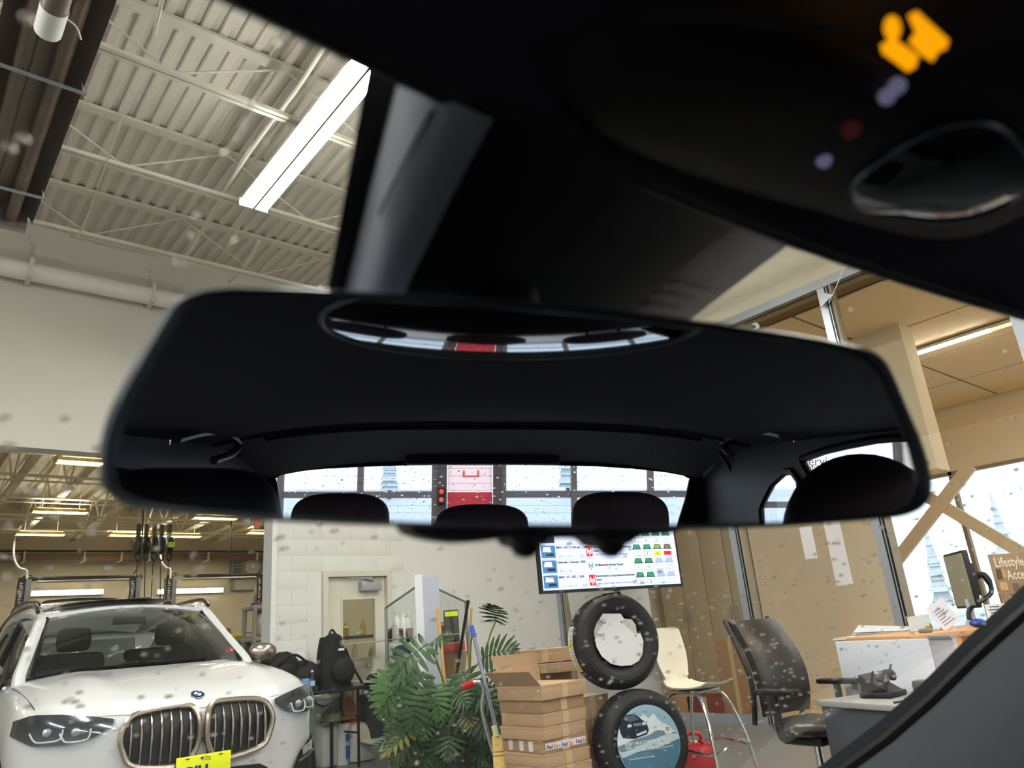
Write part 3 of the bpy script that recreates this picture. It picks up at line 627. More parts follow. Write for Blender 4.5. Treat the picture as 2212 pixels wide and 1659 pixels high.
def build_car(root, paint, P=None):
    K = 0.0
    ol = outline(); n = len(ol)
    def ring(f, inset, zf):
        out = []
        for x, y in ol:
            yc = min(max(y, .8), 4.1); dx, dy = x, y - yc
            l = math.hypot(dx, dy) or 1; s_ = max(0, (l - inset)) / l
            if abs(y - yc) < 1e-6: X = x * (abs(x) - inset) / max(abs(x), 1e-6); Y = y
            else: X = x * s_; Y = yc + dy * s_
            out.append((X, Y, zf(X, Y)))
        return out
    lv = [(.0, .16, lambda x, y: .22), (.0, .06, lambda x, y: .27), (.0, .02, lambda x, y: .36), (0, .03, lambda x, y: .46), (0, .0, lambda x, y: .60), (0, .004, lambda x, y: .74), (0, .0, lambda x, y: .86),
          (0, .018, lambda x, y: .86 + (topz(x, y) - .86) * .55), (0, .05, lambda x, y: topz(x, y) - .03), (0, .10, lambda x, y: topz(x, y) - .005), (0, .16, lambda x, y: topz(x, y)), (0, .28, topz), (0, .42, topz), (0, .6, topz), (0, .78, topz)]
    b = B(); vs = []
    for _, ins, zf in lv: vs += ring(0, ins, zf)
    fs = []
    for i in range(len(lv) - 1):
        for j in range(n): fs.append((i * n + j, i * n + (j + 1) % n, (i + 1) * n + (j + 1) % n, (i + 1) * n + j))
    vs.append((0, 2.5, 1.2)); 
    for j in range(n): fs.append(((len(lv) - 1) * n + j, (len(lv) - 1) * n + (j + 1) % n, len(vs) - 1))
    b.add(vs, fs, 0, True); b.build('body', paint, root, True)
    # hood with shut lines
    def hood(u, v):
        w = .86 + .02 * v; x = (u * 2 - 1) * w; y0_ = yf(x) + .040 + .04 * abs(u * 2 - 1) ** 4; y1_ = 1.06 + .30 * abs(x) ** 2
        y = y0_ + (y1_ - y0_) * v; edge = min(u, 1 - u, v * .9) 
        return (x, y, topz(x, y) - .034 * max(0, 1 - v / .05) - .02 * max(0, 1 - min(u, 1 - u) / .03) + .012 * min(1, edge / .02) + .022 * math.exp(-((abs(x) - .50 - .05 * v) / .13) ** 2) * math.sin(PI * min(1, v * 1.1 + .05)))
    B().grid(hood, 40, 22).build('hood', paint, root, True)
    for u in (0, 1): B().tube([Vector(hood(u, .06 + .94 * i / 14)) + Vector((.004 if u else -.004, 0, .012)) for i in range(15)], .0035, 6).build('hood_seam', GM, root, True)
    # dark cabin floor under the glass
    B().grid(lambda u, v: ((u * 2 - 1) * (.80), 1.16 + .34 * abs(u * 2 - 1) ** 2 + (4.3 - 1.3) * v, topz((u * 2 - 1) * .8, 1.5) + .006), 10, 6).build('cowl', DARKIN, root, True)
    WB = lambda s: (s * .80, 1.12 + .34 * s * s, 1.262 - .03 * s * s)
    WT = lambda s: (s * .635, 1.86 + .20 * s * s, 1.728 - .045 * s * s)
    lerp = lambda a, c, t: tuple(a[i] + (c[i] - a[i]) * t for i in range(3))
    def ws(u, v, m=.95): s = (u * 2 - 1) * m; p = lerp(WB(s), WT(s), v); return (p[0], p[1] - .03 * math.sin(PI * v), p[2] + .02 * math.sin(PI * v))
    B().grid(ws, 16, 8).build('windshield', CARG, root, True)
    for s in (-1, 1):      # A pillars: paint outside, black trim
        B().tube(smoothpath([(WB(s * 1.03)[0], WB(s)[1] - .07, WB(s)[2] - .10), WB(s * 1.03), lerp(WB(s * 1.02), WT(s * 1.02), .5), WT(s * 1.02), (s * .67, 2.5, 1.745), (s * .68, 3.3, 1.735), (s * .65, 4.1, 1.64)], 5), [.045] * 17 + [.05] * 14, 8).build('pillar', paint, root, True)
        B().tube(smoothpath([WB(s * .95), lerp(WB(s * .95), WT(s * .95), .5), WT(s * .95)], 5), .018, 6).build('windshield_trim', GM, root, True)
        rl = smoothpath([(s * .675, 2.05, 1.735), (s * .68, 2.3, 1.805), (s * .69, 3.2, 1.81), (s * .67, 4.1, 1.75), (s * .66, 4.3, 1.70)], 5)
        B().tube(rl, .017, 8).build('roof_rail', M('roof_rail_dark', (62, 58, 54), .3, .7), root, True)
        # side window band and lower sill of it
        def sw(u, v): y = 1.42 + 2.95 * u; lo = (s * .915, y, 1.18); hi = (s * .70, 1.42 + .66 + 2.1 * u, 1.20 + .485 * math.sin(PI * min(1, .12 + u * .9)) ** .45); return lerp(lo, hi, v)
        B().grid(sw, 14, 3).build('side_window', CARG, root, True)
        for a in (.30, .66): B().tube([sw(a, 0), sw(a, 1)], .03, 6).build('door_pillar', GM, root, True)
        B().tube([sw(i / 12, 0) for i in range(13)], .014, 6).build('window_trim', CHROME, root, True)
        # outside mirror
        m_ = B().ball((s * 1.03, 1.62, 1.285), (.13, .085, .085), seg=16, rings=10).build('mirror_shell', TITAN, root, True)
        B().box((s * .90, 1.58, 1.16), (s * 1.10, 1.70, 1.23), ch=.02).build('mirror_base', GM, root, True)
        # wheels
        for wy in (.95, 3.92):
            T4 = Matrix.Translation((s * .86, wy, .38)) @ Matrix.Rotation(PI / 2 * s, 4, 'Y')
            w_ = B().lathe([(.25, -.1), (.36, -.12), (.38, -.08), (.385, .06), (.36, .115), (.27, .125), (.26, .10)], 28, T4).build('wheel', RUBBER, root, True)
            r_ = B()
            for k in range(10): r_.box((-.02, .03, .075), (.02, .27, .105), M4=T4 @ Matrix.Rotation(k * PI / 5, 4, 'Z'))
            r_.lathe([(.27, .06), (.27, .11), (.25, .11), (.25, .06)], 28, T4).lathe([(0, .11), (.06, .11), (.07, .07)], 14, T4); r_.build('rim', ALU, w_, True)
            a_ = [(s * .985, wy + .45 * math.cos(t), .38 + .45 * math.sin(t)) for t in [PI * i / 14 for i in range(15)]]
            B().tube(a_, .03, 6).build('arch_trim', GM, root, True)
    B().grid(lambda u, v: ((u * 2 - 1) * (.68 - .03 * v), 1.86 + .20 * (u * 2 - 1) ** 2 + 2.4 * v, 1.732 - .05 * (u * 2 - 1) ** 2 + .112 * math.sin(PI * min(1, .05 + v * .8)) - .08 * v * v), 14, 12, th=(0, 0, -.03)).build('roof', paint, root, True)
    B().grid(lambda u, v: ((u * 2 - 1) * .45, 2.1 + 1.2 * v, 1.80 + .045 * math.sin(PI * min(1, .12 + v * .4)) - .02 * (u * 2 - 1) ** 2 + .003), 8, 6).build('sunroof', GM, root, True)
    B().grid(lambda u, v: ((u * 2 - 1) * (.74 - .1 * v), 4.66 - .3 * v, 1.12 + .45 * v), 6, 3).build('rear_window', CARG, root, True)
    # cabin
    for s, nm in ((-.38, 'front_seat'), (.38, 'front_seat'), (-.38, 'rear_seat'), (.38, 'rear_seat')):
        yy = 2.05 if nm == 'front_seat' else 3.1
        st = B().box((s - .24, yy, .5), (s + .24, yy + .16, 1.40 if yy < 3 else 1.30), ch=.06).build(nm, M('seat_dark', (44, 44, 46), .6), root, True)
        B().box((s - .13, yy + .03, 1.41 if yy < 3 else 1.31), (s + .13, yy + .13, 1.60 if yy < 3 else 1.42), ch=.05).build('headrest', M('seat_dark'), st, True)
    B().lathe([(.165, -.012), (.18, 0), (.165, .012)], 24, Matrix.Translation((.38, 1.66, 1.24)) @ Matrix.Rotation(-1.1, 4, 'X')).build('steering_wheel', BLACK, root, True)
    B().box((-.13, 1.97, 1.60), (.13, 2.0, 1.66), ch=.012).build('inner_mirror', BLACK, root, True)
    # surface patches on the nose
    def patch(name, up_, lo, mat, off=-.012, parent=None, n=14, th=0.):
        """up_/lo: lists of (x, z) left to right; laid on the curved nose"""
        def f(u, v):
            def ev(l):
                t = u * (len(l) - 1); i = min(int(t), len(l) - 2); t -= i; return (l[i][0] + (l[i + 1][0] - l[i][0]) * t, l[i][1] + (l[i + 1][1] - l[i][1]) * t)
            a, c = ev(lo), ev(up_); x = a[0] + (c[0] - a[0]) * v; z = a[1] + (c[1] - a[1]) * v
            zz = (z - .86) / .14; return (x, yf(x) + off + (.06 * max(0, zz) ** 2), z)
        return B().grid(f, n, 5).build(name, mat, parent or root, True)
    def pt(x, z, off): zz = (z - .86) / .14; return (x, yf(x) + off + .06 * max(0, zz) ** 2, z)
    for s in (-1, 1):
        ko = [(.025, .90), (.045, .965), (.11, .995), (.33, .985), (.42, .955), (.465, .87), (.45, .78), (.385, .69), (.15, .655), (.07, .685), (.028, .78)]
        kp = smoothpath([pt(s * x, z, -.035) for x, z in ko], 4, True)
        B().tube(kp, .019, 8, closed=True).build('kidney_frame', TITAN, root, True)
        patch('grille_backing', [(s * x, z) for x, z in ((.03, .955), (.10, .985), (.33, .98), (.42, .95), (.46, .87))], [(s * x, z) for x, z in ((.03, .70), (.10, .665), (.30, .68), (.40, .71), (.455, .80))], BLACK, -.016)
        for k in range(7):
            x = .075 + k * .056
            zt_, zb_ = .975 - .03 * max(0, (x - .3) / .15) ** 2 - (.02 if x < .09 else 0), .675 + .5 * max(0, x - .36)
            B().grid(lambda u, v: (lambda z: (s * (x + (u - .5) * (.009 + .006 * math.sin(PI * v))), pt(s * x, z, -.03)[1] - .02 * math.sin(PI * v) + .012 * abs(u - .5), z))(zb_ + (zt_ - zb_) * v), 2, 8, th=(0, .02, 0)).build('grille_slat', M('slat_dark_chrome', (170, 166, 160), .18, .95, var=0), root, True)
        # headlight
        hu = [(.50, .965), (.60, .99), (.75, 1.015), (.88, 1.025), (.955, .995)]; hl = [(.50, .94), (.60, .875), (.74, .85), (.88, .855), (.965, .915)]
        f_ = (lambda l: [(s * x, z) for x, z in l])
        hs = patch('headlight', f_(hu), f_(hl), M('lamp_black', (84, 86, 92), .15, .6), -.020)
        for (cx_, cz_) in ((.82, .925), (.69, .915)):
            p_ = pt(s * cx_, cz_, -.05); B().ball(p_, (.026, .018, .024), seg=14, rings=10).build('projector', M('lamp_lens', (190, 196, 204), .1, .4), hs, True)
            q_ = [pt(s * (cx_ + a), cz_ + c, -.055) for a, c in ((-.07, .012), (-.06, -.035), (-.03, -.048), (.03, -.050), (.055, -.040), (.075, .0))]
            B().tube(smoothpath(q_, 4), .005, 6).build('light_guide', M('lamp_guide', (226, 230, 234), .3, emit=.25), hs, True)
        patch('lamp_cover', f_(hu), f_(hl), HEADG, -.075, hs)
        # side vent with fog lamp
        vu = [(.66, .50), (.72, .60), (.82, .655), (.93, .665)]; vl = [(.66, .40), (.74, .32), (.84, .30), (.94, .31)]
        vp = patch('side_vent', f_(vu), f_(vl), BLACK, -.016)
        patch('fog_lamp', f_([(.74, .625), (.84, .65), (.92, .655)]), f_([(.75, .575), (.84, .59), (.92, .60)]), M('fog_lens', (206, 204, 198), .15, .5), -.035, vp)
        B().tube([pt(s * x, z, -.04) for x, z in ((.71, .55), (.80, .565), (.92, .575))], .010, 6).build('vent_blade', TITAN, vp, True)
    patch('lower_intake', [(-.52, .50), (-.40, .585), (-.2, .60), (.2, .60), (.40, .585), (.52, .50)], [(-.50, .36), (-.4, .33), (-.2, .32), (.2, .32), (.4, .33), (.50, .36)], BLACK, -.014)
    B().ball((0, -.035, .80), .014, seg=10, rings=6).build('front_sensor', BLACK, root, True)
    # roundel
    cr = (0, .115, topz(0, .10) + .018); T4 = Matrix.Translation(cr) @ Matrix.Rotation(.52, 4, 'X')
    e_ = B().lathe([(0, 0), (.041, 0), (.041, .006), (0, .007)], 28, T4).build('emblem', M('emblem_black', (24, 26, 32), .3), root, True)
    B().lathe([(.039, .005), (.042, .009), (.045, .004), (.042, 0)], 28, T4).build('emblem_ring', CHROME, e_, True)
    q_ = B()
    for k in range(4): q_.lathe([(0, .0085), (.024, .0085)], 6, T4, mi=k % 2, a0=k * PI / 2, a1=(k + 1) * PI / 2)
    q_.build('emblem_field', [M('emblem_blue', (40, 110, 190), .3), M('emblem_white', (236, 238, 240), .3)], e_, True)
    # dealer plate
    pl_ = B().box((-.165, -.075, .545), (.165, -.068, .705), ch=.006).build('dealer_plate', YELLOW, root, True)
    return pl_
car = thing('suv', 'white SUV with two tall barred grilles and a yellow front plate facing the camera', 'car', (CX, CY, 0))
plt_ = build_car(car, PAINT)
PB = M('plate_blue', (28, 44, 110), .6, var=0)
text('lettering', 'BILL', .085, (CX - .105, CY - .077, .585), (1, 0, 0), (0, 0, 1), PB, plt_, bold=.004)
b = B()
for k in range(3):
    pts = [(CX - .01 + .05 * u, CY - .0765, .672 + k * .009 + .004 * math.sin(u * 5)) for u in [i / 6 for i in range(7)]]
    b.tube(pts, .0018, 4)
b.build('flag_mark', M('flag_red', (150, 110, 40), .6), plt_)
b = B().lathe([(0, 0), (.009, 0)], 5, Matrix.Translation((CX - .015, CY - .0765, .685)) @ Matrix.Rotation(PI / 2, 4, 'X')); b.build('star_mark', PB, plt_)
for sx in (-.10, .10): B().box((CX + sx - .012, CY - .078, .688), (CX + sx + .012, CY - .074, .694)).build('slot', BLACK, plt_)
# stickers on the windshield of the car
for (px, py, w, h, c, lab) in ((492, 1406, .075, .05, (190, 70, 74), 'inspection_sticker'), (107, 1428, .085, .035, (196, 160, 140), 'corner_label')):
    p = at(px, py, 6.35 if px > 300 else 6.05)
    B().box(p + Vector((-w / 2, -.03, -h / 2)), p + Vector((w / 2, -.028, h / 2))).build(lab, M(lab, c, .6), car)
    B().box(p + Vector((-w / 3, -.032, -h / 8)), p + Vector((w / 3, -.03, h / 8))).build(lab + '_line', M('label_line', (236, 210, 206), .6), car)
# cars behind in the workshop and outside
def parked(x, y, rz, lab, cat='car'):
    c = copy_tree(car); c.location = (x, y, 0); c.rotation_euler = (0, 0, rz); c['label'] = lab; c['category'] = cat
    for ch in c.children[:]:
        if ch.name.split('.')[0] in ('dealer_plate', 'inspection_sticker', 'inspection_sticker_line', 'corner_label', 'corner_label_line'):
            for g in ch.children[:]: bpy.data.objects.remove(g)
            bpy.data.objects.remove(ch)
    c.name = 'suv'; return c
p = ony(150, 1296, 15.5); c2 = parked(2.25, 15.35, PI, 'white SUV with open tailgate parked behind the front car in the workshop')
c2.location.z = .37
t = thing('platform_lift', 'low dark platform lift holding the rear white car', 'car lift', (2.25, 12.9, 0)); bx('base', (1.35, 10.8, 0), (3.15, 15.1, .12), BLACKM, t); bx('deck', (1.3, 10.7, .31), (3.2, 15.2, .368), M('deck_grey', (90, 92, 96), .5, .4), t)
for yy in (11.2, 14.7): bx('lift_leg', (1.5, yy, .12), (3.0, yy + .1, .31), BLACKM, t)
parked(6.2, 21.6, PI, 'white SUV partly seen past the front car on its other side')
# ================================================================ DOOR AND THINGS BY THE WALL
DP = M('door_paint', (206, 203, 190), .5, var=.02)
t = thing('door_4', None, None, (4.82, WY, 0)); t['kind'] = 'structure'
B().box((4.33, WY - .04, 0), (4.40, WY + .2, 2.2)).box((5.25, WY - .04, 0), (5.32, WY + .2, 2.2)).box((4.40, WY - .04, 2.13), (5.25, WY + .2, 2.2)).build('door_frame', DP, t)
wa, wb = ony(739, 1296, WY + .03), ony(811, 1417, WY + .03)
lf = B().box((4.405, WY + .03, .01), (wa.x, WY + .075, 2.125)).box((wb.x, WY + .03, .01), (5.245, WY + .075, 2.125)).box((wa.x, WY + .03, .01), (wb.x, WY + .075, wb.z)).box((wa.x, WY + .03, wa.z), (wb.x, WY + .075, 2.125)).build('leaf', DP, t)
for a, c in (((wa.x - .02, WY + .015, wb.z - .02), (wa.x, WY + .03, wa.z + .02)), ((wb.x, WY + .015, wb.z - .02), (wb.x + .02, WY + .03, wa.z + .02)), ((wa.x, WY + .015, wa.z), (wb.x, WY + .03, wa.z + .02)), ((wa.x, WY + .015, wb.z - .02), (wb.x, WY + .03, wb.z))): bx('window_bead', a, c, DP, lf)
bx('pane', (wa.x, WY + .045, wb.z), (wb.x, WY + .05, wa.z), GLASS, lf)
p = ony(797, 1438, WY - .02); B().ball(p, .03, seg=14, rings=8).tube([p, p + Vector((0, .06, 0))], .014, 8).build('knob', CHROME, lf)
p, q = ony(779, 1256, WY - .03), ony(823, 1275, WY - .03); bx('closer_body', (p.x, WY - .06, q.z), (q.x, WY + .03, p.z), M('closer_grey', (168, 170, 176), .4, .4), lf, ch=.008)
B().tube([ony(752, 1250, WY - .05), ony(795, 1248, WY - .18), ony(806, 1256, WY - .05)], .011, 6).box(ony(790, 1246, WY - .04), ony(803, 1251, WY - .02)).build('closer_arm', M('closer_grey'), lf)
# lit stock counter behind the door window
p0 = ony(745, 1375, 10.4); t = thing('stock_counter', 'dark counter crowded with bottles seen through the door window', 'counter', (p0.x + .4, 10.6, 0))
bx('counter_top', (p0.x - .5, 10.3, p0.z - .04), (p0.x + 1.6, 10.9, p0.z), M('counter_dark', (86, 76, 66), .5), t); bx('body', (p0.x - .4, 10.35, 0), (p0.x + 1.5, 10.85, p0.z - .35), M('counter_body', (120, 104, 84), .6), t)
rr = random.Random(3)
for k in range(9):
    x = p0.x - .1 + k * .14; h = rr.uniform(.12, .3); c = rr.choice([(226, 216, 190), (200, 170, 110), (150, 130, 110), (214, 190, 60)]); z = p0.z if k % 2 else p0.z - .35
    tag(B().lathe([(0, z), (.045, z), (.045, z + h * .65), (.018, z + h * .8), (.018, z + h), (0, z + h)], 12, Matrix.Translation((x, 10.45, 0))).build('bottle', M('btl%d%d' % (c[0], c[2]), c, .3)), '%s bottle standing on the %s behind the door window, %s along' % ('tall' if h > .2 else 'short', 'lower level' if k % 2 else 'counter', ['first', 'first', 'second', 'second', 'third', 'third', 'fourth', 'fourth', 'fifth'][k]), 'bottle', 'bottles behind the door window')
# folding table with bags
TZ = ony(700, 1490, 8.3).z; ta, tb = ony(640, 1490, 8.3), ony(781, 1490, 8.3)
t = thing('folding_table', 'small black folding table against the block wall carrying two black bags', 'table', ((ta.x + tb.x) / 2, 8.4, 0))
bx('table_top', (ta.x - .15, 8.12, TZ - .035), (tb.x, 8.68, TZ), BLACK, t, ch=.008)
for x in (ta.x, tb.x - .1):
    B().tube([(x, 8.2, TZ - .03), (x, 8.2, 0)], .016, 8).tube([(x, 8.6, TZ - .03), (x, 8.6, 0)], .016, 8).tube([(x, 8.2, .35), (x, 8.6, .35)], .012, 6).build('leg', BLACKM, t)
B().tube(smoothpath([(ta.x + .1, 8.2, TZ - .04), (ta.x + .25, 8.2, TZ - .16), (ta.x + .45, 8.2, TZ - .1), (ta.x + .5, 8.2, TZ - .04)], 4), .008, 6).build('brace', BLACKM, t)
BAG = M('bag_black', (17, 17, 19), .7, var=.3, scale=20, bump=.4)
p = ony(722, 1455, 8.35)
t = thing('backpack', 'upright black backpack with a small white label on the folding table', 'bag', (p.x, 8.38, TZ))
B().grid(lambda u, v: ((lambda a, z: (p.x + .02 - .05 * (z / .5) + (.20 - .09 * (z / .56) ** 3) * math.cos(a), 8.38 + .13 * math.sin(a), TZ + z))(2 * PI * u, .56 * math.sin(v * PI / 2))), 24, 10).ball((p.x - .01, 8.36, TZ + .50), (.12, .11, .10)).build('body', BAG, t)
B().ball((p.x + .06, 8.25, TZ + .18), (.15, .07, .15), seg=16, rings=10).build('front_pocket', BAG, t)
bx('label', (p.x + .0, 8.235, TZ + .40), (p.x + .07, 8.25, TZ + .425), WHITEM, t); B().tube(smoothpath([(p.x - .05, 8.4, TZ + .56), (p.x, 8.4, TZ + .64), (p.x + .06, 8.4, TZ + .56)], 5), .012, 6).build('grab_loop', BAG, t)
B().tube(smoothpath([(p.x + .1, 8.27, TZ + .42), (p.x + .2, 8.26, TZ + .2), (p.x + .3, 8.24, TZ + .02)], 5), .014, 6).build('strap', BAG, t)
p = ony(620, 1452, 8.35)
t = thing('duffel_bag', 'slumped black fabric bag lying on the folding table behind the car', 'bag', (p.x, 8.4, TZ))
B().ball((p.x - .02, 8.42, TZ + .22), (.20, .17, .22), jit=.05, seed=4, seg=18, rings=12).ball((p.x + .22, 8.4, TZ + .16), (.19, .16, .17), jit=.05, seed=5, seg=18, rings=12).build('body', BAG, t)
B().tube(smoothpath([(p.x - .15, 8.28, TZ + .3), (p.x + .02, 8.22, TZ + .40), (p.x + .2, 8.26, TZ + .3)], 5), .014, 6).build('strap', BAG, t)
p = ony(686, 1450, 8.5); cw_ = M('bag_white_shell', (226, 226, 228), .5)
t = thing('white_chair_back', 'curved white plastic chair back standing between the two black bags', 'chair', (p.x, 8.5, TZ))
B().grid(lambda u, v: (p.x - .02 - .10 * v + (u - .5) * .2, 8.58 + .08 * v + .05 * (2 * u - 1) ** 2, TZ - .02 + .46 * v), 8, 8, th=(0, .012, 0)).build('shell', cw_, t)
p = ony(674, 1478, 8.2)
t = thing('water_bottle', 'clear plastic water bottle standing on the folding table edge', 'bottle', (p.x, 8.2, TZ))
B().lathe([(0, TZ), (.033, TZ), (.034, TZ + .12), (.03, TZ + .15), (.013, TZ + .19), (.013, TZ + .205), (0, TZ + .205)], 16, Matrix.Translation((p.x, 8.2, 0))).build('body', glass('bottle_plastic', (214, 224, 232), .2), t)
B().lathe([(.0345, TZ + .06), (.0345, TZ + .11)], 16, Matrix.Translation((p.x, 8.2, 0))).build('label', M('bottle_label', (170, 190, 214), .5), t); B().lathe([(.015, TZ + .2), (.015, TZ + .22), (0, TZ + .22)], 12, Matrix.Translation((p.x, 8.2, 0))).build('cap', WHITEM, t)
p = ony(660, 1470, 8.3); tag(B().ball((p.x, 8.3, TZ + .07), (.10, .09, .09), jit=.12, seed=9).build('blue_cloth', M('cloth_blue', (110, 150, 196), .9, var=.15, scale=30, bump=.5)), 'crumpled light blue plastic bag beside the water bottle', 'bag')
# containers on the floor
def tub(px, py, wpx, ztop_px, c, lab, name, Y=8.62, lid=None, taper=.9):
    b0 = ony(px - wpx / 2, py, Y); b1 = ony(px + wpx / 2, py, Y); z1 = ony(px, ztop_px, Y).z; w = (b1.x - b0.x); cx_ = (b0.x + b1.x) / 2
    t = thing(name, lab, 'bucket' if 'bucket' in name else 'container', (cx_, Y, 0)); m = M('tub%d%d%d' % c, c, .45)
    return t, cx_, w, z1, m
t, cx_, w, z1, m = tub(736, 1600, 34, 1563, (228, 230, 230), 'white round bucket with a blue printed label under the folding table', 'bucket')
B().lathe([(0, 0), (w * .44, 0), (w * .5, z1), (w * .47, z1), (.0, z1 - .02)], 24, Matrix.Translation((cx_, 8.62, 0))).build('body', m, t)
B().lathe([(w * .53, z1 - .05), (w * .54, z1), (0, z1 + .005)], 24, Matrix.Translation((cx_, 8.62, 0))).build('lid', m, t)
B().grid(lambda u, v: (cx_ + .02 + (w * .5 - .004) * math.sin(-.1 + u * 1.0), 8.62 - (w * .5 + .001) * math.cos(-.1 + u * 1.0), .06 + .26 * v), 6, 2).build('label', M('label_blue', (40, 96, 170), .5, var=.4, scale=14), t)
B().grid(lambda u, v: (cx_ + .02 + (w * .5 - .002) * math.sin(-.1 + u * 1.0), 8.62 - (w * .5 + .003) * math.cos(-.1 + u * 1.0), .20 + .04 * v), 6, 1).build('label_stripe', M('label_cyan', (150, 200, 226), .5), t)
t, cx_, w, z1, m = tub(776, 1590, 56, 1558, (222, 220, 210), 'large translucent square jug with a torn sticker on the floor', 'chemical_jug')
bx('body', (cx_ - w / 2, 8.48, 0), (cx_ + w / 2, 8.77, z1), m, t, ch=.05); B().lathe([(0, z1), (.04, z1), (.04, z1 + .03), (0, z1 + .03)], 12, Matrix.Translation((cx_ - .1, 8.62, 0))).build('cap', RED, t)
bx('torn_sticker', (cx_ - .08, 8.475, z1 * .5), (cx_ + .07, 8.48, z1 * .82), M('sticker_cream', (208, 200, 176), .8, var=.2, scale=40), t)
t, cx_, w, z1, m = tub(703, 1590, 36, 1566, (206, 212, 208), 'pale translucent jug tucked between the car and the bucket', 'chemical_jug')
bx('body', (cx_ - w / 2, 8.5, 0), (cx_ + w / 2, 8.76, z1), m, t, ch=.05); B().lathe([(0, z1), (.035, z1), (.035, z1 + .03), (0, z1 + .03)], 12, Matrix.Translation((cx_, 8.62, 0))).build('cap', WHITEM, t)
t, cx_, w, z1, m = tub(700, 1530, 62, 1503, (196, 208, 200), 'large pale green translucent bin under the folding table', 'storage_bin', 8.86)
bx('body', (cx_ - w / 2, 8.80, 0), (cx_ + w / 2, 8.93, z1), m, t, ch=.04); bx('rim', (cx_ - w / 2 - .015, 8.79, z1 - .03), (cx_ + w / 2 + .015, 8.94, z1), m, t)
t, cx_, w, z1, m = tub(716, 1545, 40, 1524, (88, 94, 66), 'olive work lamp dome sitting on the tubs under the table', 'work_lamp', 8.42)
B().lathe([(w * .55, z1 - .16), (w * .5, z1 - .08), (w * .2, z1 - .02), (0, z1)], 20, Matrix.Translation((cx_, 8.42, 0))).build('shade', m, t); B().tube([(cx_, 8.42, 0), (cx_, 8.42, z1)], .02, 8).build('stem', BLACK, t)
for (px, w_, y0_, y1_, Y, mt, lab) in ((768, 44, 1500, 1545, 8.66, CARD2, 'brown cardboard box leaning by the wall past the table'), (735, 66, 1545, 1562, 8.5, M('red_brown_box', (150, 96, 66), .8), 'flat red brown carton lying across the tubs'), (750, 24, 1424, 1490, 8.8, CARD, 'tall cardboard sheet standing behind the backpack')):
    a, c = ony(px - w_ / 2, y1_, Y), ony(px + w_ / 2, y0_, Y)
    t = thing('carton', lab, 'box', ((a.x + c.x) / 2, Y, 0)); bx('body', (a.x, Y, 0 if Y > 8.6 else max(0, a.z)), (c.x, Y + .12, c.z), mt, t, ch=.004)
    bx('tape', ((a.x + c.x) / 2 - .02, Y - .002, max(0, a.z)), ((a.x + c.x) / 2 + .02, Y, c.z), M('tape', (196, 170, 130), .4), t)
a, c = ony(788, 1560, 8.5), ony(835, 1475, 8.5)
tag(B().ball(((a.x + c.x) / 2, 8.55, (a.z + c.z) / 2 - .1), (.17, .14, .42), jit=.06, seed=12, seg=16, rings=12).build('refuse_sack', M('sack_green_black', (46, 52, 48), .55, var=.2, bump=.4)), 'dark lumpy refuse sack between the jugs and the big plant', 'sack')
# ---- glass booth display with its central white post
BQ = 7.9
def bp(px, py, D=BQ): return at(px, py, D)
pc = bp(912, 1242, 7.4); post = Vector((pc.x, pc.y, 0)); PH = pc.z
lq = bp(833, 1313, 8.25); rq = bp(1006, 1300, 8.1)
t = thing('glass_booth', 'glass display booth with a broad white post standing before the wall', 'display case', post)
pm = M('booth_post', (224, 226, 232), .4)
mR = Matrix.Translation(post) @ Matrix.Rotation(-.6, 4, 'Z'); B().box((-.075, -.05, 0), (.0, .06, PH), M4=mR).build('post', pm, t); B().box((.0, -.045, 0), (.16, .06, PH - .02), M4=mR).build('post_side', M('booth_side', (176, 182, 196), .4), t)
for e, nm in ((lq, 'l'), (rq, 'r')):
    f = Vector((e.x, e.y, 0)); u_ = (f - post)
    s0 = post + u_ * .06
    B().prism([(s0.x, s0.y, .1), (f.x, f.y, .1), (f.x, f.y, e.z), (s0.x, s0.y, PH - .08)], (.006, .006, 0)).build('glass_panel', GLASS, t)
    B().tube([(f.x, f.y, 0), (f.x, f.y, e.z)], .016, 6).build('edge_channel', M('booth_edge', (150, 160, 168), .3, .6), t)
    B().tube([(s0.x, s0.y, PH - .08), (f.x, f.y, e.z)], .012, 6).build('top_edge', M('booth_top', (120, 150, 142), .2), t)
    B().tube([(s0.x, s0.y, .85), (f.x, f.y, .85)], .010, 6).build('shelf_edge', M('booth_top'), t)
bk = Vector(((lq.x + rq.x) / 2 + .25, 8.8, 0))
sh = [Vector((post.x, post.y + .05, 0)), Vector((lq.x + .03, lq.y, 0)), Vector((lq.x + .2, 8.85, 0)), Vector((rq.x + .1, 8.85, 0)), Vector((rq.x, rq.y + .03, 0))]
for z in (.22, .86, 1.30): B().prism([v + Vector((0, 0, z)) for v in sh], (0, 0, .012)).build('shelf', M('booth_shelf', (216, 220, 216), .3), t)
def onshelf(px, D, z): p = at(px, 1400, D); return Vector((p.x, p.y, z))
for k, px in enumerate((858, 872, 884)):
    p = onshelf(px, 8.15, 1.312); tag(B().lathe([(0, 0), (.045, 0), (.048, .15), (.03, .2), (.018, .23), (.018, .27), (0, .27)], 14, Matrix.Translation(p)).build('white_bottle', M('bottle_white', (232, 232, 228), .4)), 'plain white bottle on the upper booth shelf', 'bottle', 'white bottles in the glass booth')
PIC = M('picture_dark', (96, 50, 62), .6, var=.5, scale=60)
for px, ww, D in ((842, .06, 8.22), (867, .05, 8.0), (885, .09, 7.85)):
    p = at(px, 1372, D); tag(B().box(p + Vector((-ww / 2, 0, -.07)), p + Vector((ww / 2, .004, .07))).build('photo_card', PIC), 'small dark photo card in the booth glass, %s' % {842: 'beside the outer glass edge', 867: 'middle of the three', 885: 'beside the white post'}[px], 'photo', 'photo cards in the glass booth')
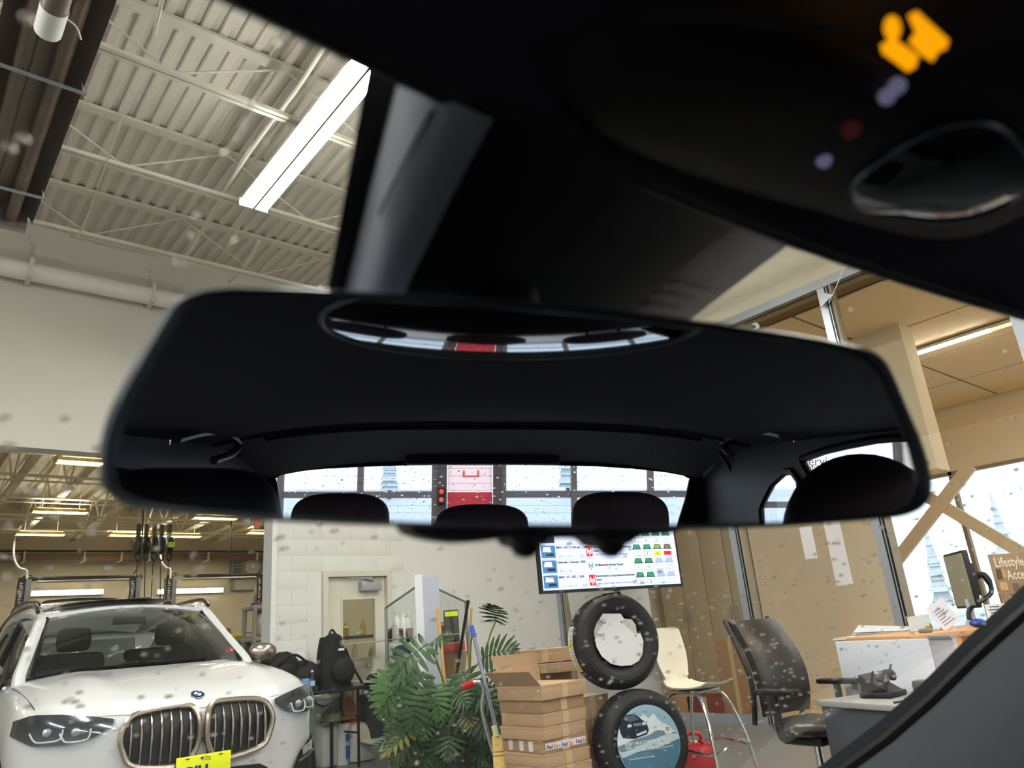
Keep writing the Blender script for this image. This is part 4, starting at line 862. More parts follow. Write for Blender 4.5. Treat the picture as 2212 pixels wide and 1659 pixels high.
p = at(925, 1340, 8.2); tag(B().box(p + Vector((-.12, 0, -.32)), p + Vector((.1, .004, .26))).build('price_sheet', M('sheet_white', (226, 228, 224), .7)), 'white printed sheet inside the booth behind the post', 'sheet')
for (px, py, w_, h_, dd, D, mt, lab, nm) in ((923, 1378, .16, .17, .1, 8.15, CARD, 'small cardboard box on the booth shelf beside the post', 'carton'), (975, 1352, .16, .34, .1, 8.3, M('box_black_yellow', (44, 46, 50), .5, var=.5, scale=40), 'tall black box with a yellow band on the booth shelf', 'boxed_product'),
        (951, 1362, .1, .17, .1, 8.3, M('box_grey_black', (60, 60, 66), .5, var=.4, scale=40), 'small dark box beside the tall black one', 'boxed_product'), (968, 1397, .34, .09, .16, 7.85, M('red_case', (214, 62, 70), .5), 'flat red case lying on the lower booth shelf', 'case'),
        (925, 1450, .30, .22, .2, 7.7, CARD2, 'brown cardboard box at the foot of the white booth post', 'carton'), (976, 1440, .28, .34, .12, 7.9, CARD, 'tipped open cardboard box inside the booth', 'carton'), (868, 1446, .14, .3, .1, 8.1, M('tan_case', (150, 124, 98), .7), 'narrow tan case under the blue cap in the booth', 'case')):
    p = at(px, py, D); t2 = thing(nm, lab, 'box', p)
    rz_ = Matrix.Translation(p) @ Matrix.Rotation(-.5, 4, 'Z') @ (Matrix.Rotation(.18, 4, 'Y') if 'tipped' in lab else Matrix.Identity(4)); B().box((-w_ / 2, -dd / 2, -h_ / 2), (w_ / 2, dd / 2, h_ / 2), M4=rz_, ch=.004).build('body', mt, t2)
    B().box((-w_ * .45, -dd / 2 - .003, h_ * .3), (w_ * .45, -dd / 2, h_ * .45), M4=rz_).build('band', YELLOW if 'yellow' in lab else M('tape'), t2)
p = at(868, 1408, 8.0); b = B().ball(p, (.11, .09, .07), seg=16, rings=10); tag(b.build('blue_hat', M('cap_blue', (84, 116, 158), .8, bump=.3)), 'blue fabric cap lying inside the glass booth', 'cap')
# ---- poles, broom, shovel
def pole(pts, r, m, D): return B().tube([at(x, y, d) for (x, y), d in zip(pts, D)], r, 8)
WOOD = M('pole_wood', (206, 160, 104), .6, var=.1, scale=30)
def gnd(p): return Vector((p.x, p.y, 0))
t = thing('wooden_pole', 'plain wooden pole leaning inside the plant before the booth post', 'pole', gnd(at(955, 1480, 7.0))); a, c = at(945, 1315, 7.2), at(962, 1490, 6.9); B().tube([a, c + (c - a) * .75], .016, 8).build('shaft', WOOD, t); B().ball(a, .017).build('tip', WOOD, t)
t = thing('wooden_pole', 'wooden broom pole standing at the outer edge of the booth', 'pole', gnd(at(1015, 1480, 7.6))); a, c = at(1018, 1314, 7.8), at(1012, 1480, 7.6); B().tube([a, c + (c - a) * .9], .014, 8).build('shaft', WOOD, t); B().ball(a, .015).build('tip', WOOD, t)
t = thing('black_pole', 'thick black pole leaning along the booth edge beside the wooden pole', 'pole', gnd(at(985, 1480, 7.7))); a, c = at(1011, 1300, 7.9), at(990, 1432, 7.7); B().tube([a, c + (c - a) * 1.1], .017, 8).build('shaft', BLACK, t); B().ball(a, .022).build('grip', BLACK, t)
t = thing('mop_pole', 'grey metal pole with a blue grip leaning in front of the plant', 'pole', gnd(at(1080, 1620, 5.6))); a, g, m_, c = at(1018, 1352, 5.95), at(1024, 1376, 5.9), at(1047, 1470, 5.75), at(1080, 1610, 5.5)
B().tube([g, c], .015, 8).build('shaft', M('pole_grey', (150, 156, 172), .3, .6), t); B().tube([a, g], .02, 8).build('grip', M('grip_blue', (50, 96, 190), .5), t); B().tube([m_, m_ + (c - m_) * .04], .02, 8).build('collar', BLACK, t)
t = thing('corn_broom', 'straw corn broom standing upside against the box stack', 'broom', gnd(at(1083, 1640, 5.3)))
a, c = at(1072, 1588, 5.3), at(1094, 1672, 5.15); d = (c - a)
def broom(u, v):
    w = .03 + .055 * v; an = 2 * PI * u; base = a + d * v * 1.0; r_ = Vector((1, -.7, 0)).normalized(); f_ = Vector((.6, .8, 0)).normalized(); j = 1 + .05 * math.sin(an * 17)
    return base + r_ * w * math.cos(an) * j + f_ * .35 * w * math.sin(an) * j
B().grid(broom, 48, 10).build('bristles', M('straw', (206, 176, 104), .9, var=.25, scale=70, bump=.6), t)
for v in (.42, .52): B().tube([Vector(broom(i / 24, v)) for i in range(24)], .003, 5, closed=True).build('stitching', M('broom_stitch', (60, 50, 40), .8), t)
B().tube([a - d * .25, a + d * .05], .022, 10).build('neck', M('straw_cap', (196, 190, 150), .5), t)
t = thing('snow_shovel', 'bent silver shovel shaft with a red hand grip in front of the plant', 'shovel', gnd(at(1070, 1640, 5.5)))
sp = smoothpath([at(1022, 1474, 5.5), at(1036, 1474, 5.5), at(1045, 1490, 5.5), at(1041, 1530, 5.48), at(1052, 1580, 5.45), at(1071, 1640, 5.4)], 5)
B().tube(sp, .016, 10).build('shaft', M('shaft_silver', (190, 196, 204), .25, .8), t); B().tube([at(1002, 1484, 5.55), at(1026, 1474, 5.5)], .026, 10).build('red_grip', RED, t)
pq = at(1066, 1652, 5.35); B().grid(lambda u, v: (pq.x - .22 + .46 * u, pq.y - .1 - .25 * v, max(.02, pq.z - .02 - .1 * v + .05 * (2 * u - 1) ** 2)), 8, 4, th=(0, 0, -.01)).build('blade', BLACK, t)
B().box((pq.x - .06, pq.y - .16, pq.z - .01), (pq.x, pq.y - .11, pq.z)).build('blade_sticker', WHITEM, t)
# ================================================================ PLANT
PLM = M('plant_leaf', (46, 74, 40), .38, var=.35, scale=9, bump=.1)
PLM2 = M('plant_leaf_light', (70, 106, 52), .4, var=.25, scale=9)
STEM = M('plant_stem', (150, 178, 80), .5, var=.1)
def leaf_mesh(seed, m):
    """deeply lobed leaf, tip along +x, lies about the xy plane, length ~1"""
    r = random.Random(seed); b = B(); n = 8; vs = []; fs = []
    mid = lambda t: Vector((t, 0, .10 * math.sin(PI * t) - .12 * t * t))
    for s in (-1, 1):
        for k in range(n):
            t0 = .04 + .90 * k / n; t1 = t0 + .90 / n * .72
            ang = math.radians(105 - 72 * k / (n - 1) + r.uniform(-4, 4)); L = (.46 * math.sin(PI * (.22 + .68 * k / (n - 1))) + .06) * r.uniform(.9, 1.1)
            a, c = mid(t0), mid(t1); d = Vector((math.cos(ang), s * math.sin(ang), 0)); pw = Vector((-math.sin(ang) * s, math.cos(ang), 0)) * (s)
            w = .056; dr = -.16 * L * r.uniform(.6, 1.5)
            m1 = (a + c) / 2 + d * L * .55 + Vector((0, 0, dr * .3)); e = (a + c) / 2 + d * L + Vector((0, 0, dr))
            o = len(vs); q = Vector((d.y, -d.x, 0)) * w
            vs += [a, c, m1 + q, m1 - q, e + q * .35, e - q * .35, m1 + Vector((0, 0, .012))]
            A, Cc = (o + 3, o + 2) if s > 0 else (o + 2, o + 3)
            fs += [(o, o + 1, o + 6), (o + 1, o + 2, o + 6) if (vs[o + 2] - c).length < (vs[o + 3] - c).length else (o + 1, o + 3, o + 6), (o, o + 6, o + 3) if (vs[o + 3] - a).length < (vs[o + 2] - a).length else (o, o + 6, o + 2), (o + 2, o + 4, o + 6), (o + 6, o + 5, o + 3), (o + 6, o + 4, o + 5)]
    b.add(vs, fs, 0, True)
    e = mid(.93); b.add([e + Vector((0, -.05, 0)), e + Vector((0, .05, 0)), e + Vector((.16, 0, -.04))], [(0, 1, 2)])
    b.tube([mid(i / 8) + Vector((0, 0, .004)) for i in range(9)], [.014, .012, .010, .009, .008, .007, .006, .005, .004], 5)
    o = b.build('leaf', m, None, True, merge=False); return o
pb = at(945, 1620, 6.2); pb = Vector((pb.x, pb.y, 0))
plant = thing('split_leaf_philodendron', 'huge bushy split leaf plant in the middle between the booth and the boxes', 'plant', pb)
B().lathe([(0, 0), (.17, 0), (.22, .30), (.235, .30), (.235, .34), (.20, .34), (.19, .28), (0, .28)], 24, Matrix.Translation(pb)).build('pot', M('pot_grey', (96, 98, 100), .5), plant)
B().lathe([(.0, .30), (.19, .29)], 12, Matrix.Translation(pb)).build('soil', M('soil', (50, 38, 30), .95), plant)
lm = [leaf_mesh(1, PLM), leaf_mesh(2, PLM), leaf_mesh(3, PLM2), leaf_mesh(4, M('plant_leaf_dry', (112, 112, 60), .5, var=.4, scale=9))]; used = [False] * 4
pinv = ROOTM[plant.name].inverted(); camd = lambda p: (C0 - p).normalized(); rr = random.Random(11)
def put_leaf(base, tip, L, kind, roll):
    x = (tip - base).normalized(); tow = camd(base); zc_ = (tow * .75 + Vector((0, 0, .65))).normalized(); z = (zc_ - x * zc_.dot(x)).normalized(); z = Matrix.Rotation(roll, 3, x) @ z; y = z.cross(x)
    m = Matrix((x * L, y * L, z * L)).transposed().to_4x4(); m.translation = base
    o = lm[kind] if not used[kind] else lm[kind].copy()
    if used[kind]: COL.objects.link(o)
    used[kind] = True; o.parent = plant; o.matrix_local = pinv @ m
def stem(a, c, r=.009, m=STEM):
    md = (a + c) / 2 + Vector((0, 0, .10 * (a - c).length)); B().tube(smoothpath([a, md, c], 6), [r * 1.3] * 4 + [r] * 9, 5).build('petiole', m, plant)
hero = [((1070, 1345), (1066, 1312), .30, (1048, 1420), 6.3, 0), ((1090, 1440), (1150, 1500), .42, (1010, 1500), 6.2, 0), ((1040, 1425), (1110, 1400), .40, (1000, 1500), 6.3, 0), ((925, 1390), (862, 1450), .46, (960, 1480), 6.1, 0),
        ((880, 1440), (820, 1530), .48, (930, 1560), 6.1, 2), ((915, 1450), (850, 1590), .40, (945, 1560), 5.9, 0), ((925, 1400), (980, 1372), .32, (950, 1450), 6.3, 0), ((905, 1490), (890, 1590), .36, (945, 1570), 5.8, 0),
        ((960, 1480), (1010, 1560), .46, (945, 1600), 6.0, 0), ((1000, 1450), (1030, 1530), .40, (980, 1540), 6.0, 0), ((850, 1450), (822, 1500), .30, (900, 1500), 6.3, 2), ((1020, 1370), (1030, 1372), .10, (1015, 1440), 6.4, 2)]
for (b0, t0, L, s0, D, kd) in hero:
    a = at(*b0, D); e = at(*t0, D - .12); put_leaf(a, e, L * .88, kd, rr.uniform(-.3, .3)); stem(at(*s0, D + .15), a, .008)
for k in range(105):
    an = rr.uniform(-1, 1); px = 965 + an * 85 + rr.uniform(-12, 12); lo = 1470 - (25 if 880 < px < 930 else 0); py = rr.uniform(lo, 1640); D = rr.uniform(5.9, 6.75)
    a = at(px, py, D); out = Vector((a.x - pb.x, a.y - pb.y, 0)); out = out.normalized() if out.length > .02 else Vector((1, 0, 0))
    sc = R3 @ Vector((an * .8 + rr.uniform(-.4, .4), -.75 + rr.uniform(-.2, .5), .25)); L = rr.uniform(.20, .33)
    if a.z < .12: continue
    put_leaf(a, a + (sc + out * .2), L, 3 if k % 12 == 5 else (0 if rr.random() < .5 else (1 if rr.random() < .75 else 2)), rr.uniform(-.6, .6))
    if k % 3 == 0: stem(pb + Vector((rr.uniform(-.1, .1), rr.uniform(-.1, .1), .3)), a)
# ================================================================ BOXES
def carton(name, lab, cx_, cy_, z0, w, d, h, rz, mat, group=None, flap=False, tape=True):
    t = thing(name, lab, 'box', (cx_, cy_, z0), rz, group)
    B().box((-w / 2, -d / 2, .001), (w / 2, d / 2, h - .001), ch=.003).build('body', mat, t, True)
    B().box((-w / 2 - .002, -d / 2 - .002, h * .80), (w / 2 + .002, d / 2 + .002, h - .0005)).build('lid_edge', mat, t, True)
    if tape: B().box((-.03, -d / 2 - .004, .004), (.03, -d / 2 - .001, h - .004)).build('tape', M('tape'), t, True)
    if flap:
        B().prism([(-w / 2, -d / 2, h), (-w / 2, d / 2, h), (-w / 2 - .10, d / 2, h + .10), (-w / 2 - .10, -d / 2, h + .10)], (0, 0, -.005)).build('flap', mat, t, True)
        B().prism([(-w / 2 + .05, d / 2, h), (w / 2, d / 2, h), (w / 2 + .02, d / 2 + .05, h + .2), (-w / 2, d / 2 + .05, h + .2)], (0, 0, -.005)).build('flap', mat, t, True)
    return t
ORD = ['topmost', 'second', 'third', 'fourth', 'fifth', 'sixth', 'seventh', 'eighth', 'ninth', 'tenth', 'lowest']
c0_ = at(1172, 1560, 4.9); bw, bd, bhh = .40, .44, .0765; rr = random.Random(5)
ztop = at(1172, 1515, 4.9).z; nbx = 10; bhh = ztop / nbx
for k in range(nbx):
    z = ztop - (k + 1) * bhh; ox, oy = rr.uniform(-.012, .012), rr.uniform(-.012, .012)
    t = carton('cardboard_box', 'flat cardboard box, %s below the open one of the tall front stack' % ORD[k + 1] if k else 'flat cardboard box just under the open one of the tall front stack', c0_.x + bw / 2 + ox, c0_.y + bd / 2 + oy, z, bw, bd, bhh, rr.uniform(-.04, .04), CARD if k % 3 else CARD2, 'flat boxes of the front stack')
    if k == 3:   # shipping labels along this one
        B().box((-bw / 2 + .02, -bd / 2 - .006, .02), (bw / 2 - .02, -bd / 2 - .003, bhh - .018)).build('shipping_tape', M('ship_tape', (222, 216, 214), .5), t, True)
        for q in range(3):
            for s_, col, dx in (('Fed', (76, 60, 130), 0), ('Ex', (226, 110, 50), .062)):
                cu = bpy.data.curves.new('lettering', 'FONT'); cu.body = s_; cu.size = .036; cu.offset = .0004; cu.extrude = .0005; cu.materials.append(M('ship_' + s_, col, .6)); o = bpy.data.objects.new('tmp', cu); COL.objects.link(o)
                me = bpy.data.meshes.new_from_object(o); bpy.data.objects.remove(o); o = bpy.data.objects.new('lettering', me); COL.objects.link(o); o.parent = t; o.location = (-bw / 2 + .03 + q * .13 + dx, -bd / 2 - .0075, .027); o.rotation_euler = (PI / 2, 0, 0)
        for q in (-.12, -.02, .1): B().box((-bw / 2 - .004, q, .012), (-bw / 2 - .001, q + .045, bhh - .008)).build('label', M('label_white', (220, 216, 212), .6), t, True)
carton('cardboard_box', 'open cardboard box with raised flaps topping the tall front stack', c0_.x + bw / 2, c0_.y + bd / 2 - .01, ztop, bw + .03, bd + .02, .095, .03, CARD, 'flat boxes of the front stack', flap=True)
s2 = at(1244, 1560, 5.25)
for k in range(8):
    h = [.16, .075, .075, .1, .075, .075, .1, .12][k]; z = sum([.12, .1, .075, .075, .1, .075, .075, .16][:7 - k])
    carton('cardboard_box', 'brown box of the narrow rear stack beside the tire stand, %s' % ['topmost', 'second from top', 'third from top', 'fourth from top', 'fifth from top', 'sixth from top', 'seventh from top', 'lowest'][k], s2.x + .19, s2.y + .19, z, .34, .36, h, rr.uniform(-.05, .05), CARD2 if k % 2 else CARD, 'boxes of the rear stack')
for (pa, pb_, ha, D, lab) in (((1115, 1436), (1250, 1436), 1405, 6.4, 'long flat cardboard box, upper one of the two behind the front stack'), ((1105, 1462), (1255, 1462), 1438, 6.3, 'long flat cardboard box, lower one of the two behind the front stack')):
    a, c, h = at(*pa, D), at(*pb_, D), at(pa[0], ha, D); w_ = (Vector((c.x, c.y, 0)) - Vector((a.x, a.y, 0))).length; mid_ = (a + c) / 2
    carton('long_carton', lab, mid_.x + .1, mid_.y + .14, a.z, w_, .3, h.z - a.z - .01, math.atan2(c.y - a.y, c.x - a.x), CARD, 'long cartons behind the front stack')
a = at(1180, 1480, 6.45); w_ = .55
t = thing('box_stand', 'large carton supporting the two long cartons behind the stack', 'box', (a.x + .12, a.y + .2, 0), -.68)
lowz = at(1105, 1462, 6.3).z; B().box((-.27, -.15, .0), (.27, .15, lowz), ch=.004).build('body', CARD2, t, True)
B().box((-.03, -.153, 0), (.03, -.15, lowz)).build('tape', M('tape'), t, True)
# ================================================================ TIRE STAND AND SCREEN
PNL = M('stand_panel', (206, 206, 200), .5, var=.03)
Dp = 5.95
pl4 = [at(1222, 1262, 6.1), at(1398, 1262, 6.1), at(1443, 1560, 5.8), at(1490, 1690, 5.6), at(1300, 1690, 5.6), at(1262, 1500, 5.8)]
stc = at(1360, 1600, 5.8); t = thing('tire_stand', 'tall pale grey display stand holding two tires, split down the middle', 'stand', (stc.x, stc.y, 0))
pl_d = (at(1340, 1400, 5.9) - C0).normalized() * .04
sc0 = at(1300, 1690, 5.6)
B().prism([at(1222, 1262, 6.1), at(1322, 1262, 6.1), at(1338, 1500, 5.85), at(1372, 1740, 5.55), at(1290, 1740, 5.55), at(1262, 1500, 5.85)], pl_d).build('side_panel', PNL, t)
B().prism([at(1325, 1262, 6.1), at(1398, 1262, 6.1), at(1440, 1560, 5.75), at(1475, 1740, 5.55), at(1376, 1740, 5.55), at(1341, 1500, 5.85)], pl_d).build('side_panel', PNL, t)
q = at(1340, 1720, 5.6); B().box((q.x - .3, q.y - .2, 0), (q.x + .35, q.y + .35, .06), ch=.02).build('foot_plate', PNL, t)
B().box(at(1302, 1283, 5.75), at(1340, 1287, 5.6) + Vector((0, 0, -.02))).build('hook', BLACK, t)
TN = Vector((-.375, -.927, .04)).normalized()      # the way both tires face
TU = TN.cross(Vector((0, 0, 1))).normalized() * -1; TU = Vector((-TN.y, TN.x, 0)).normalized(); TV = TN.cross(TU).normalized()
if TV.z < 0: TV = -TV
def tire(c, R_, lab, w=.20):
    t = thing('tire', lab, 'tire', (c.x, c.y, c.z - R_)); T4 = Matrix((TU, TV, TN)).transposed().to_4x4(); T4.translation = c
    b = B(); n = 84; prof = [(R_ * .56, -.02), (R_ * .66, .012), (R_ * .80, .032), (R_ * .90, .022), (R_ * .965, -.008), (R_ * .99, -.03), (R_ * .99, -w + .03), (R_ * .95, -w + .005), (R_ * .80, -w), (R_ * .56, -w + .03), (R_ * .56, -.02)]
    b.lathe(prof, n, T4); b.build('carcass', RUBBER, t)
    b = B()
    for j in range(n):      # tread blocks in four rows
        a0 = 2 * PI * j / n; da = 2 * PI / n * .68
        for r_ in range(4):
            z0 = -.030 - r_ * (w - .06) / 4; z1 = z0 - (w - .06) / 4 * .78; o_ = (r_ % 2) * da * .5; rr1 = R_ * (1.012 if 0 < r_ < 3 else 1.004); rr0 = R_ * .985; vs = []
            for (r__, z__) in ((rr0, z0), (rr1, z0), (rr1, z1), (rr0, z1)):
                for a_ in (a0 + o_, a0 + o_ + da): vs.append(T4 @ Vector((r__ * math.cos(a_), r__ * math.sin(a_), z__)))
            b.add(vs, [(0, 1, 3, 2), (2, 3, 5, 4), (4, 5, 7, 6), (0, 2, 4, 6), (1, 7, 5, 3)])
        for s_ in range(1): b.add([T4 @ Vector((rq_ * math.cos(a_), rq_ * math.sin(a_), zq)) for (rq_, zq) in ((R_ * .90, .0235), (R_ * .985, -.018)) for a_ in (a0, a0 + da)], [(0, 1, 3, 2)])
    o = b.build('tread', RUBBER, t, merge=False); o['kind'] = 'stuff'
    for q in (.74, .82): B().tube([T4 @ Vector((R_ * q * math.cos(a), R_ * q * math.sin(a), .030 if q > .8 else .022)) for a in [2 * PI * i / 60 for i in range(60)]], .0025, 5, closed=True).build('sidewall_ring', RUBBER, t)
    return t, T4
R1 = .335
tc1 = at(1338, 1383, 5.45); t1, T1 = tire(tc1, R1, 'upper black tire filled with a blank white card disc on the stand')
tc2 = at(1397, 1603, 5.15); t2_, T2 = tire(tc2, R1 + .005, 'lower black tire framing a round blue winter poster')
# tread sticker on the upper tire
b = B(); cnt = 14
for i in range(cnt):
    a0, a1 = [math.radians(158 + 56 * k / cnt) for k in (i, i + 1)]
    b.add([T1 @ Vector(((R1 * 1.016) * math.cos(a), (R1 * 1.016) * math.sin(a), z)) for z in (-.075, -.165) for a in (a0, a1)], [(0, 1, 3, 2)], 1 if i in (5, 6, cnt - 1) and i % 2 else 0)
b.build('tread_sticker', [M('sticker_white', (214, 216, 216), .5, var=.25, scale=60), M('sticker_yellow', (214, 214, 60), .5)], t1)
b = B()
for i in range(26):
    a = math.radians(160 + 52 * i / 26); b.add([T1 @ Vector(((R1 * 1.019) * math.cos(a + d), (R1 * 1.019) * math.sin(a + d), z)) for z in (-.085, -.085 - .03 * (1 + i % 3 * .6)) for d in (0, .012)], [(0, 1, 3, 2)])
b.build('sticker_print', M('sticker_print', (70, 72, 76), .7), t1)
def ontire(T4, pts, mat, name, par, off=.0, th=.0015, z_=.0):
    """flat shape in the plane of a tire disc; pts are (u, v) metres from its centre"""
    return B().prism([T4 @ Vector((u, v, off)) for u, v in pts], (T4.to_3x3() @ Vector((0, 0, th)))).build(name, mat, par)
WC = M('card_white', (222, 222, 224), .6, var=.01); WC2 = M('card_cream', (200, 196, 186), .6)
def tp(px, py, T4):      # picture point -> (u, v) on the disc plane of that tire
    c = T4.translation; n = TN; d = ray(px, py); p = C0 + d * ((c - C0).dot(n) / d.dot(n)); q = T4.inverted() @ p; return (q.x, q.y)
card = thing('white_card_disc', 'blank white folded card disc fitted in the upper tire', 'card', tc1)
ontire(T1, [tp(x, y, T1) for x, y in ((1293, 1338), (1300, 1326), (1339, 1326), (1347, 1338), (1341, 1344), (1371, 1373), (1381, 1367), (1388, 1385), (1386, 1412), (1378, 1428), (1362, 1437), (1340, 1439), (1318, 1434), (1298, 1418), (1286, 1396), (1283, 1375), (1304, 1345))], WC, 'front_card', card, .014)
ontire(T1, [tp(x, y, T1) for x, y in ((1290, 1342), (1302, 1333), (1345, 1336), (1364, 1338), (1373, 1350), (1375, 1366), (1384, 1372), (1389, 1395), (1386, 1415), (1370, 1431), (1340, 1430), (1300, 1414), (1284, 1385), (1283, 1362))], WC2, 'rear_card', card, .002)
for (x, y) in ((1305, 1346), (1340, 1344), (1371, 1374), (1378, 1413), (1283, 1378)):
    u_, v_ = tp(x, y, T1); B().ball(T1 @ Vector((u_, v_, .018)), .005, seg=8, rings=5).build('slot_hole', BLACK, card)
B().lathe([(0, -.1), (R1 * .57, -.1), (R1 * .57, -.11), (0, -.11)], 24, T1).build('backing_disc', BLACK, t1)
B().lathe([(0, -.1), (R1 * .57, -.1), (R1 * .57, -.11), (0, -.11)], 24, T2).build('backing_disc', BLACK, t2_)
# poster
T2 = T2 @ Matrix.Translation((0, 0, .034))
po = thing('winter_poster', 'round blue poster with a car on snow and white slogan inside the lower tire', 'poster', tc2)
RP = .240; circ = lambda r, n=48, a0=0, a1=2 * PI: [(r * math.cos(a0 + (a1 - a0) * i / n), r * math.sin(a0 + (a1 - a0) * i / n)) for i in range(n)]
o = ontire(T2, circ(RP), M('poster_sky', (150, 186, 208), .4, var=.05), 'disc', po, .0, .004)
def cl(pts): return [((u, v) if math.hypot(u, v) < RP * .99 else (u * RP * .99 / math.hypot(u, v), v * RP * .99 / math.hypot(u, v))) for u, v in pts]
P_ = lambda *l: [tp(x, y, T2) for x, y in l]
def strip_(pts_top, mat, name, off, low=None):
    """area below a skyline, kept inside the disc"""
    b = B(); n = 24; vs = []
    for i in range(n + 1):
        u = -RP * .985 + 2 * RP * .985 * i / n; half = math.sqrt(max(0, (RP * .99) ** 2 - u * u)); t_ = (i / n) * (len(pts_top) - 1); k = min(int(t_), len(pts_top) - 2); f = t_ - k
        v = pts_top[k] + (pts_top[k + 1] - pts_top[k]) * f; v = max(-half, min(half, v)); lo_ = max(-half, low) if low is not None else -half; vs += [T2 @ Vector((u, v, off)), T2 @ Vector((u, min(lo_, v), off))]
    b.add(vs, [(2 * i, 2 * i + 1, 2 * i + 3, 2 * i + 2) for i in range(n)]); return b.build(name, mat, po)
strip_([.09, .12, .10, .17, .13, .19, .15, .18, .12, .10, .06, .04], M('poster_snow', (222, 232, 238), .4, var=.12, scale=25), 'snow_peaks', .0046)
strip_([-.0, .01, .02, .03, .035, .04, .05, .07, .065, .05, .045, .04], M('poster_ridge', (112, 140, 160), .4), 'far_ridge', .0050)
strip_([-.04, -.035, -.03, -.02, -.01, .0, .01, .02, .03, .035, .035, .03], M('poster_ice', (196, 216, 226), .4), 'ice_field', .0054)
strip_([-.075, -.07, -.06, -.05, -.045, -.04, -.04, -.04, -.03, -.02, -.01, .0], M('poster_teal', (78, 122, 148), .4, var=.06), 'water', .0058)
PK = M('poster_car', (34, 42, 54), .4)
ontire(T2, P_((1337, 1572), (1341, 1555), (1348, 1545), (1370, 1542), (1384, 1553), (1396, 1562), (1401, 1577), (1397, 1586), (1370, 1596), (1345, 1594), (1340, 1585)), PK, 'car_picture', po, .0062, .0006)
ontire(T2, P_((1345, 1554), (1350, 1547), (1369, 1545), (1378, 1554), (1360, 1560)), M('poster_screen', (90, 104, 118), .3), 'car_screen', po, .0070, .0004)
ontire(T2, P_((1354, 1566), (1362, 1564), (1364, 1570), (1355, 1572)), M('poster_light', (214, 222, 230), .3), 'car_light', po, .0071, .0004); ontire(T2, P_((1386, 1560), (1394, 1559), (1395, 1565), (1387, 1567)), M('poster_light'), 'car_light', po, .0071, .0004)
ontire(T2, P_((1367, 1563), (1384, 1561), (1385, 1567), (1368, 1569)), M('poster_grille', (130, 138, 146), .3), 'car_grille', po, .0071, .0004); ontire(T2, P_((1373, 1586), (1395, 1577), (1396, 1582), (1376, 1590)), M('poster_light'), 'car_plate', po, .0071, .0004)
ontire(T2, P_((1431, 1568), (1446, 1567), (1451, 1584), (1436, 1586)), M('poster_badge', (226, 230, 226), .4), 'badge_card', po, .0068, .0006)
u_, v_ = tp(1441, 1574, T2); ontire(T2, [(u_ + a, v_ + c) for a, c in circ(.012, 20)], PK, 'badge_ring', po, .0076, .0005); ontire(T2, [(u_ + a, v_ + c) for a, c in circ(.007, 16)], M('poster_badge'), 'badge_centre', po, .0083, .0004)
PT = M('poster_text', (232, 238, 242), .5, var=0)
a_, c_ = tp(1349, 1612, T2), tp(1446, 1598, T2); txu = (T2.to_3x3() @ Vector((c_[0] - a_[0], c_[1] - a_[1], 0))).normalized(); txl = math.hypot(c_[0] - a_[0], c_[1] - a_[1])
def ptext(s_, px, py, sz, bold=.0006): u, v = tp(px, py, T2); return text('lettering', s_, sz, T2 @ Vector((u, v, .0075)), txu, TV, PT, po, bold=bold, ext=.0003)
ptext("EVERY MILE DOESN'T HAVE TO", 1349, 1612, .0255); ptext('FEEL LIKE TWO THIS WINTER.', 1351, 1620, .0255); ptext('BMW APPROVED COLD WEATHER WHEEL AND TIRE SETS', 1353, 1627, .0138, .0002)
for k in range(3): ptext('- - - -- - - --- -- - - - -- - --- - -- - - -- --', 1355, 1632.5 + 4 * k, .0125, .0)
ptext('See your Service Advisor for more details.', 1358, 1642.5, .0115, .0003)
# TV
tl_, tr_ = at(1170, 1281, 5.05), at(1475, 1268, 5.68)
ux = Vector((tr_.x - tl_.x, tr_.y - tl_.y, 0)); TWd = ux.length; ux.normalize(); uz_ = Vector((0, 0, 1)); tz = (tl_.z + tr_.z) / 2; TH = TWd * 9 / 16; un = ux.cross(uz_) * -1
if un.dot(C0 - tl_) > 0: un = -un      # un points away from us
ux0 = Vector((tl_.x, tl_.y, tz))
tv = thing('display_screen', 'large thin black framed screen showing a table of car inspections', 'screen', (ux0.x + ux.x * TWd / 2, ux0.y + ux.y * TWd / 2, tz))
def tvp(u, v, o=0): return ux0 + ux * (u * TWd) + uz_ * (v * TH) - un * o
B().prism([tvp(0, 0), tvp(1, 0), tvp(1, 1), tvp(0, 1)], un * .035).build('casing', BLACK, tv)
for (q_, nm) in (([(0, 0), (1, 0), (1, .028), (0, .028)], 'bezel'), ([(0, .985), (1, .985), (1, 1), (0, 1)], 'bezel'), ([(0, .028), (.011, .028), (.011, .985), (0, .985)], 'bezel'), ([(.989, .028), (1, .028), (1, .985), (.989, .985)], 'bezel')):
    B().prism([tvp(u, v) for u, v in q_], -un * .004).build(nm, BLACK, tv)
def E(k, c, e=.8): return M('scr_' + k, c, .5, emit=e, var=0)
B().prism([tvp(.011, .028, .0005), tvp(.989, .028, .0005), tvp(.989, .985, .0005), tvp(.011, .985, .0005)], -un * .0005).build('picture', E('bg', (206, 216, 246), .75), tv)
def rect(u0, v0, u1, v1, m, nm, o=.0015, sk=0): B().prism([tvp(u0, v0, o), tvp(u1, v0, o), tvp(u1 - sk, v1, o), tvp(u0 + sk, v1, o)], -un * .0003).build(nm, m, tv)
def stext(s_, u, v, sz, m): text('lettering', s_, sz * TH, tvp(u, v, .0022), ux, uz_, m, tv, ext=.0001, bold=.0007)
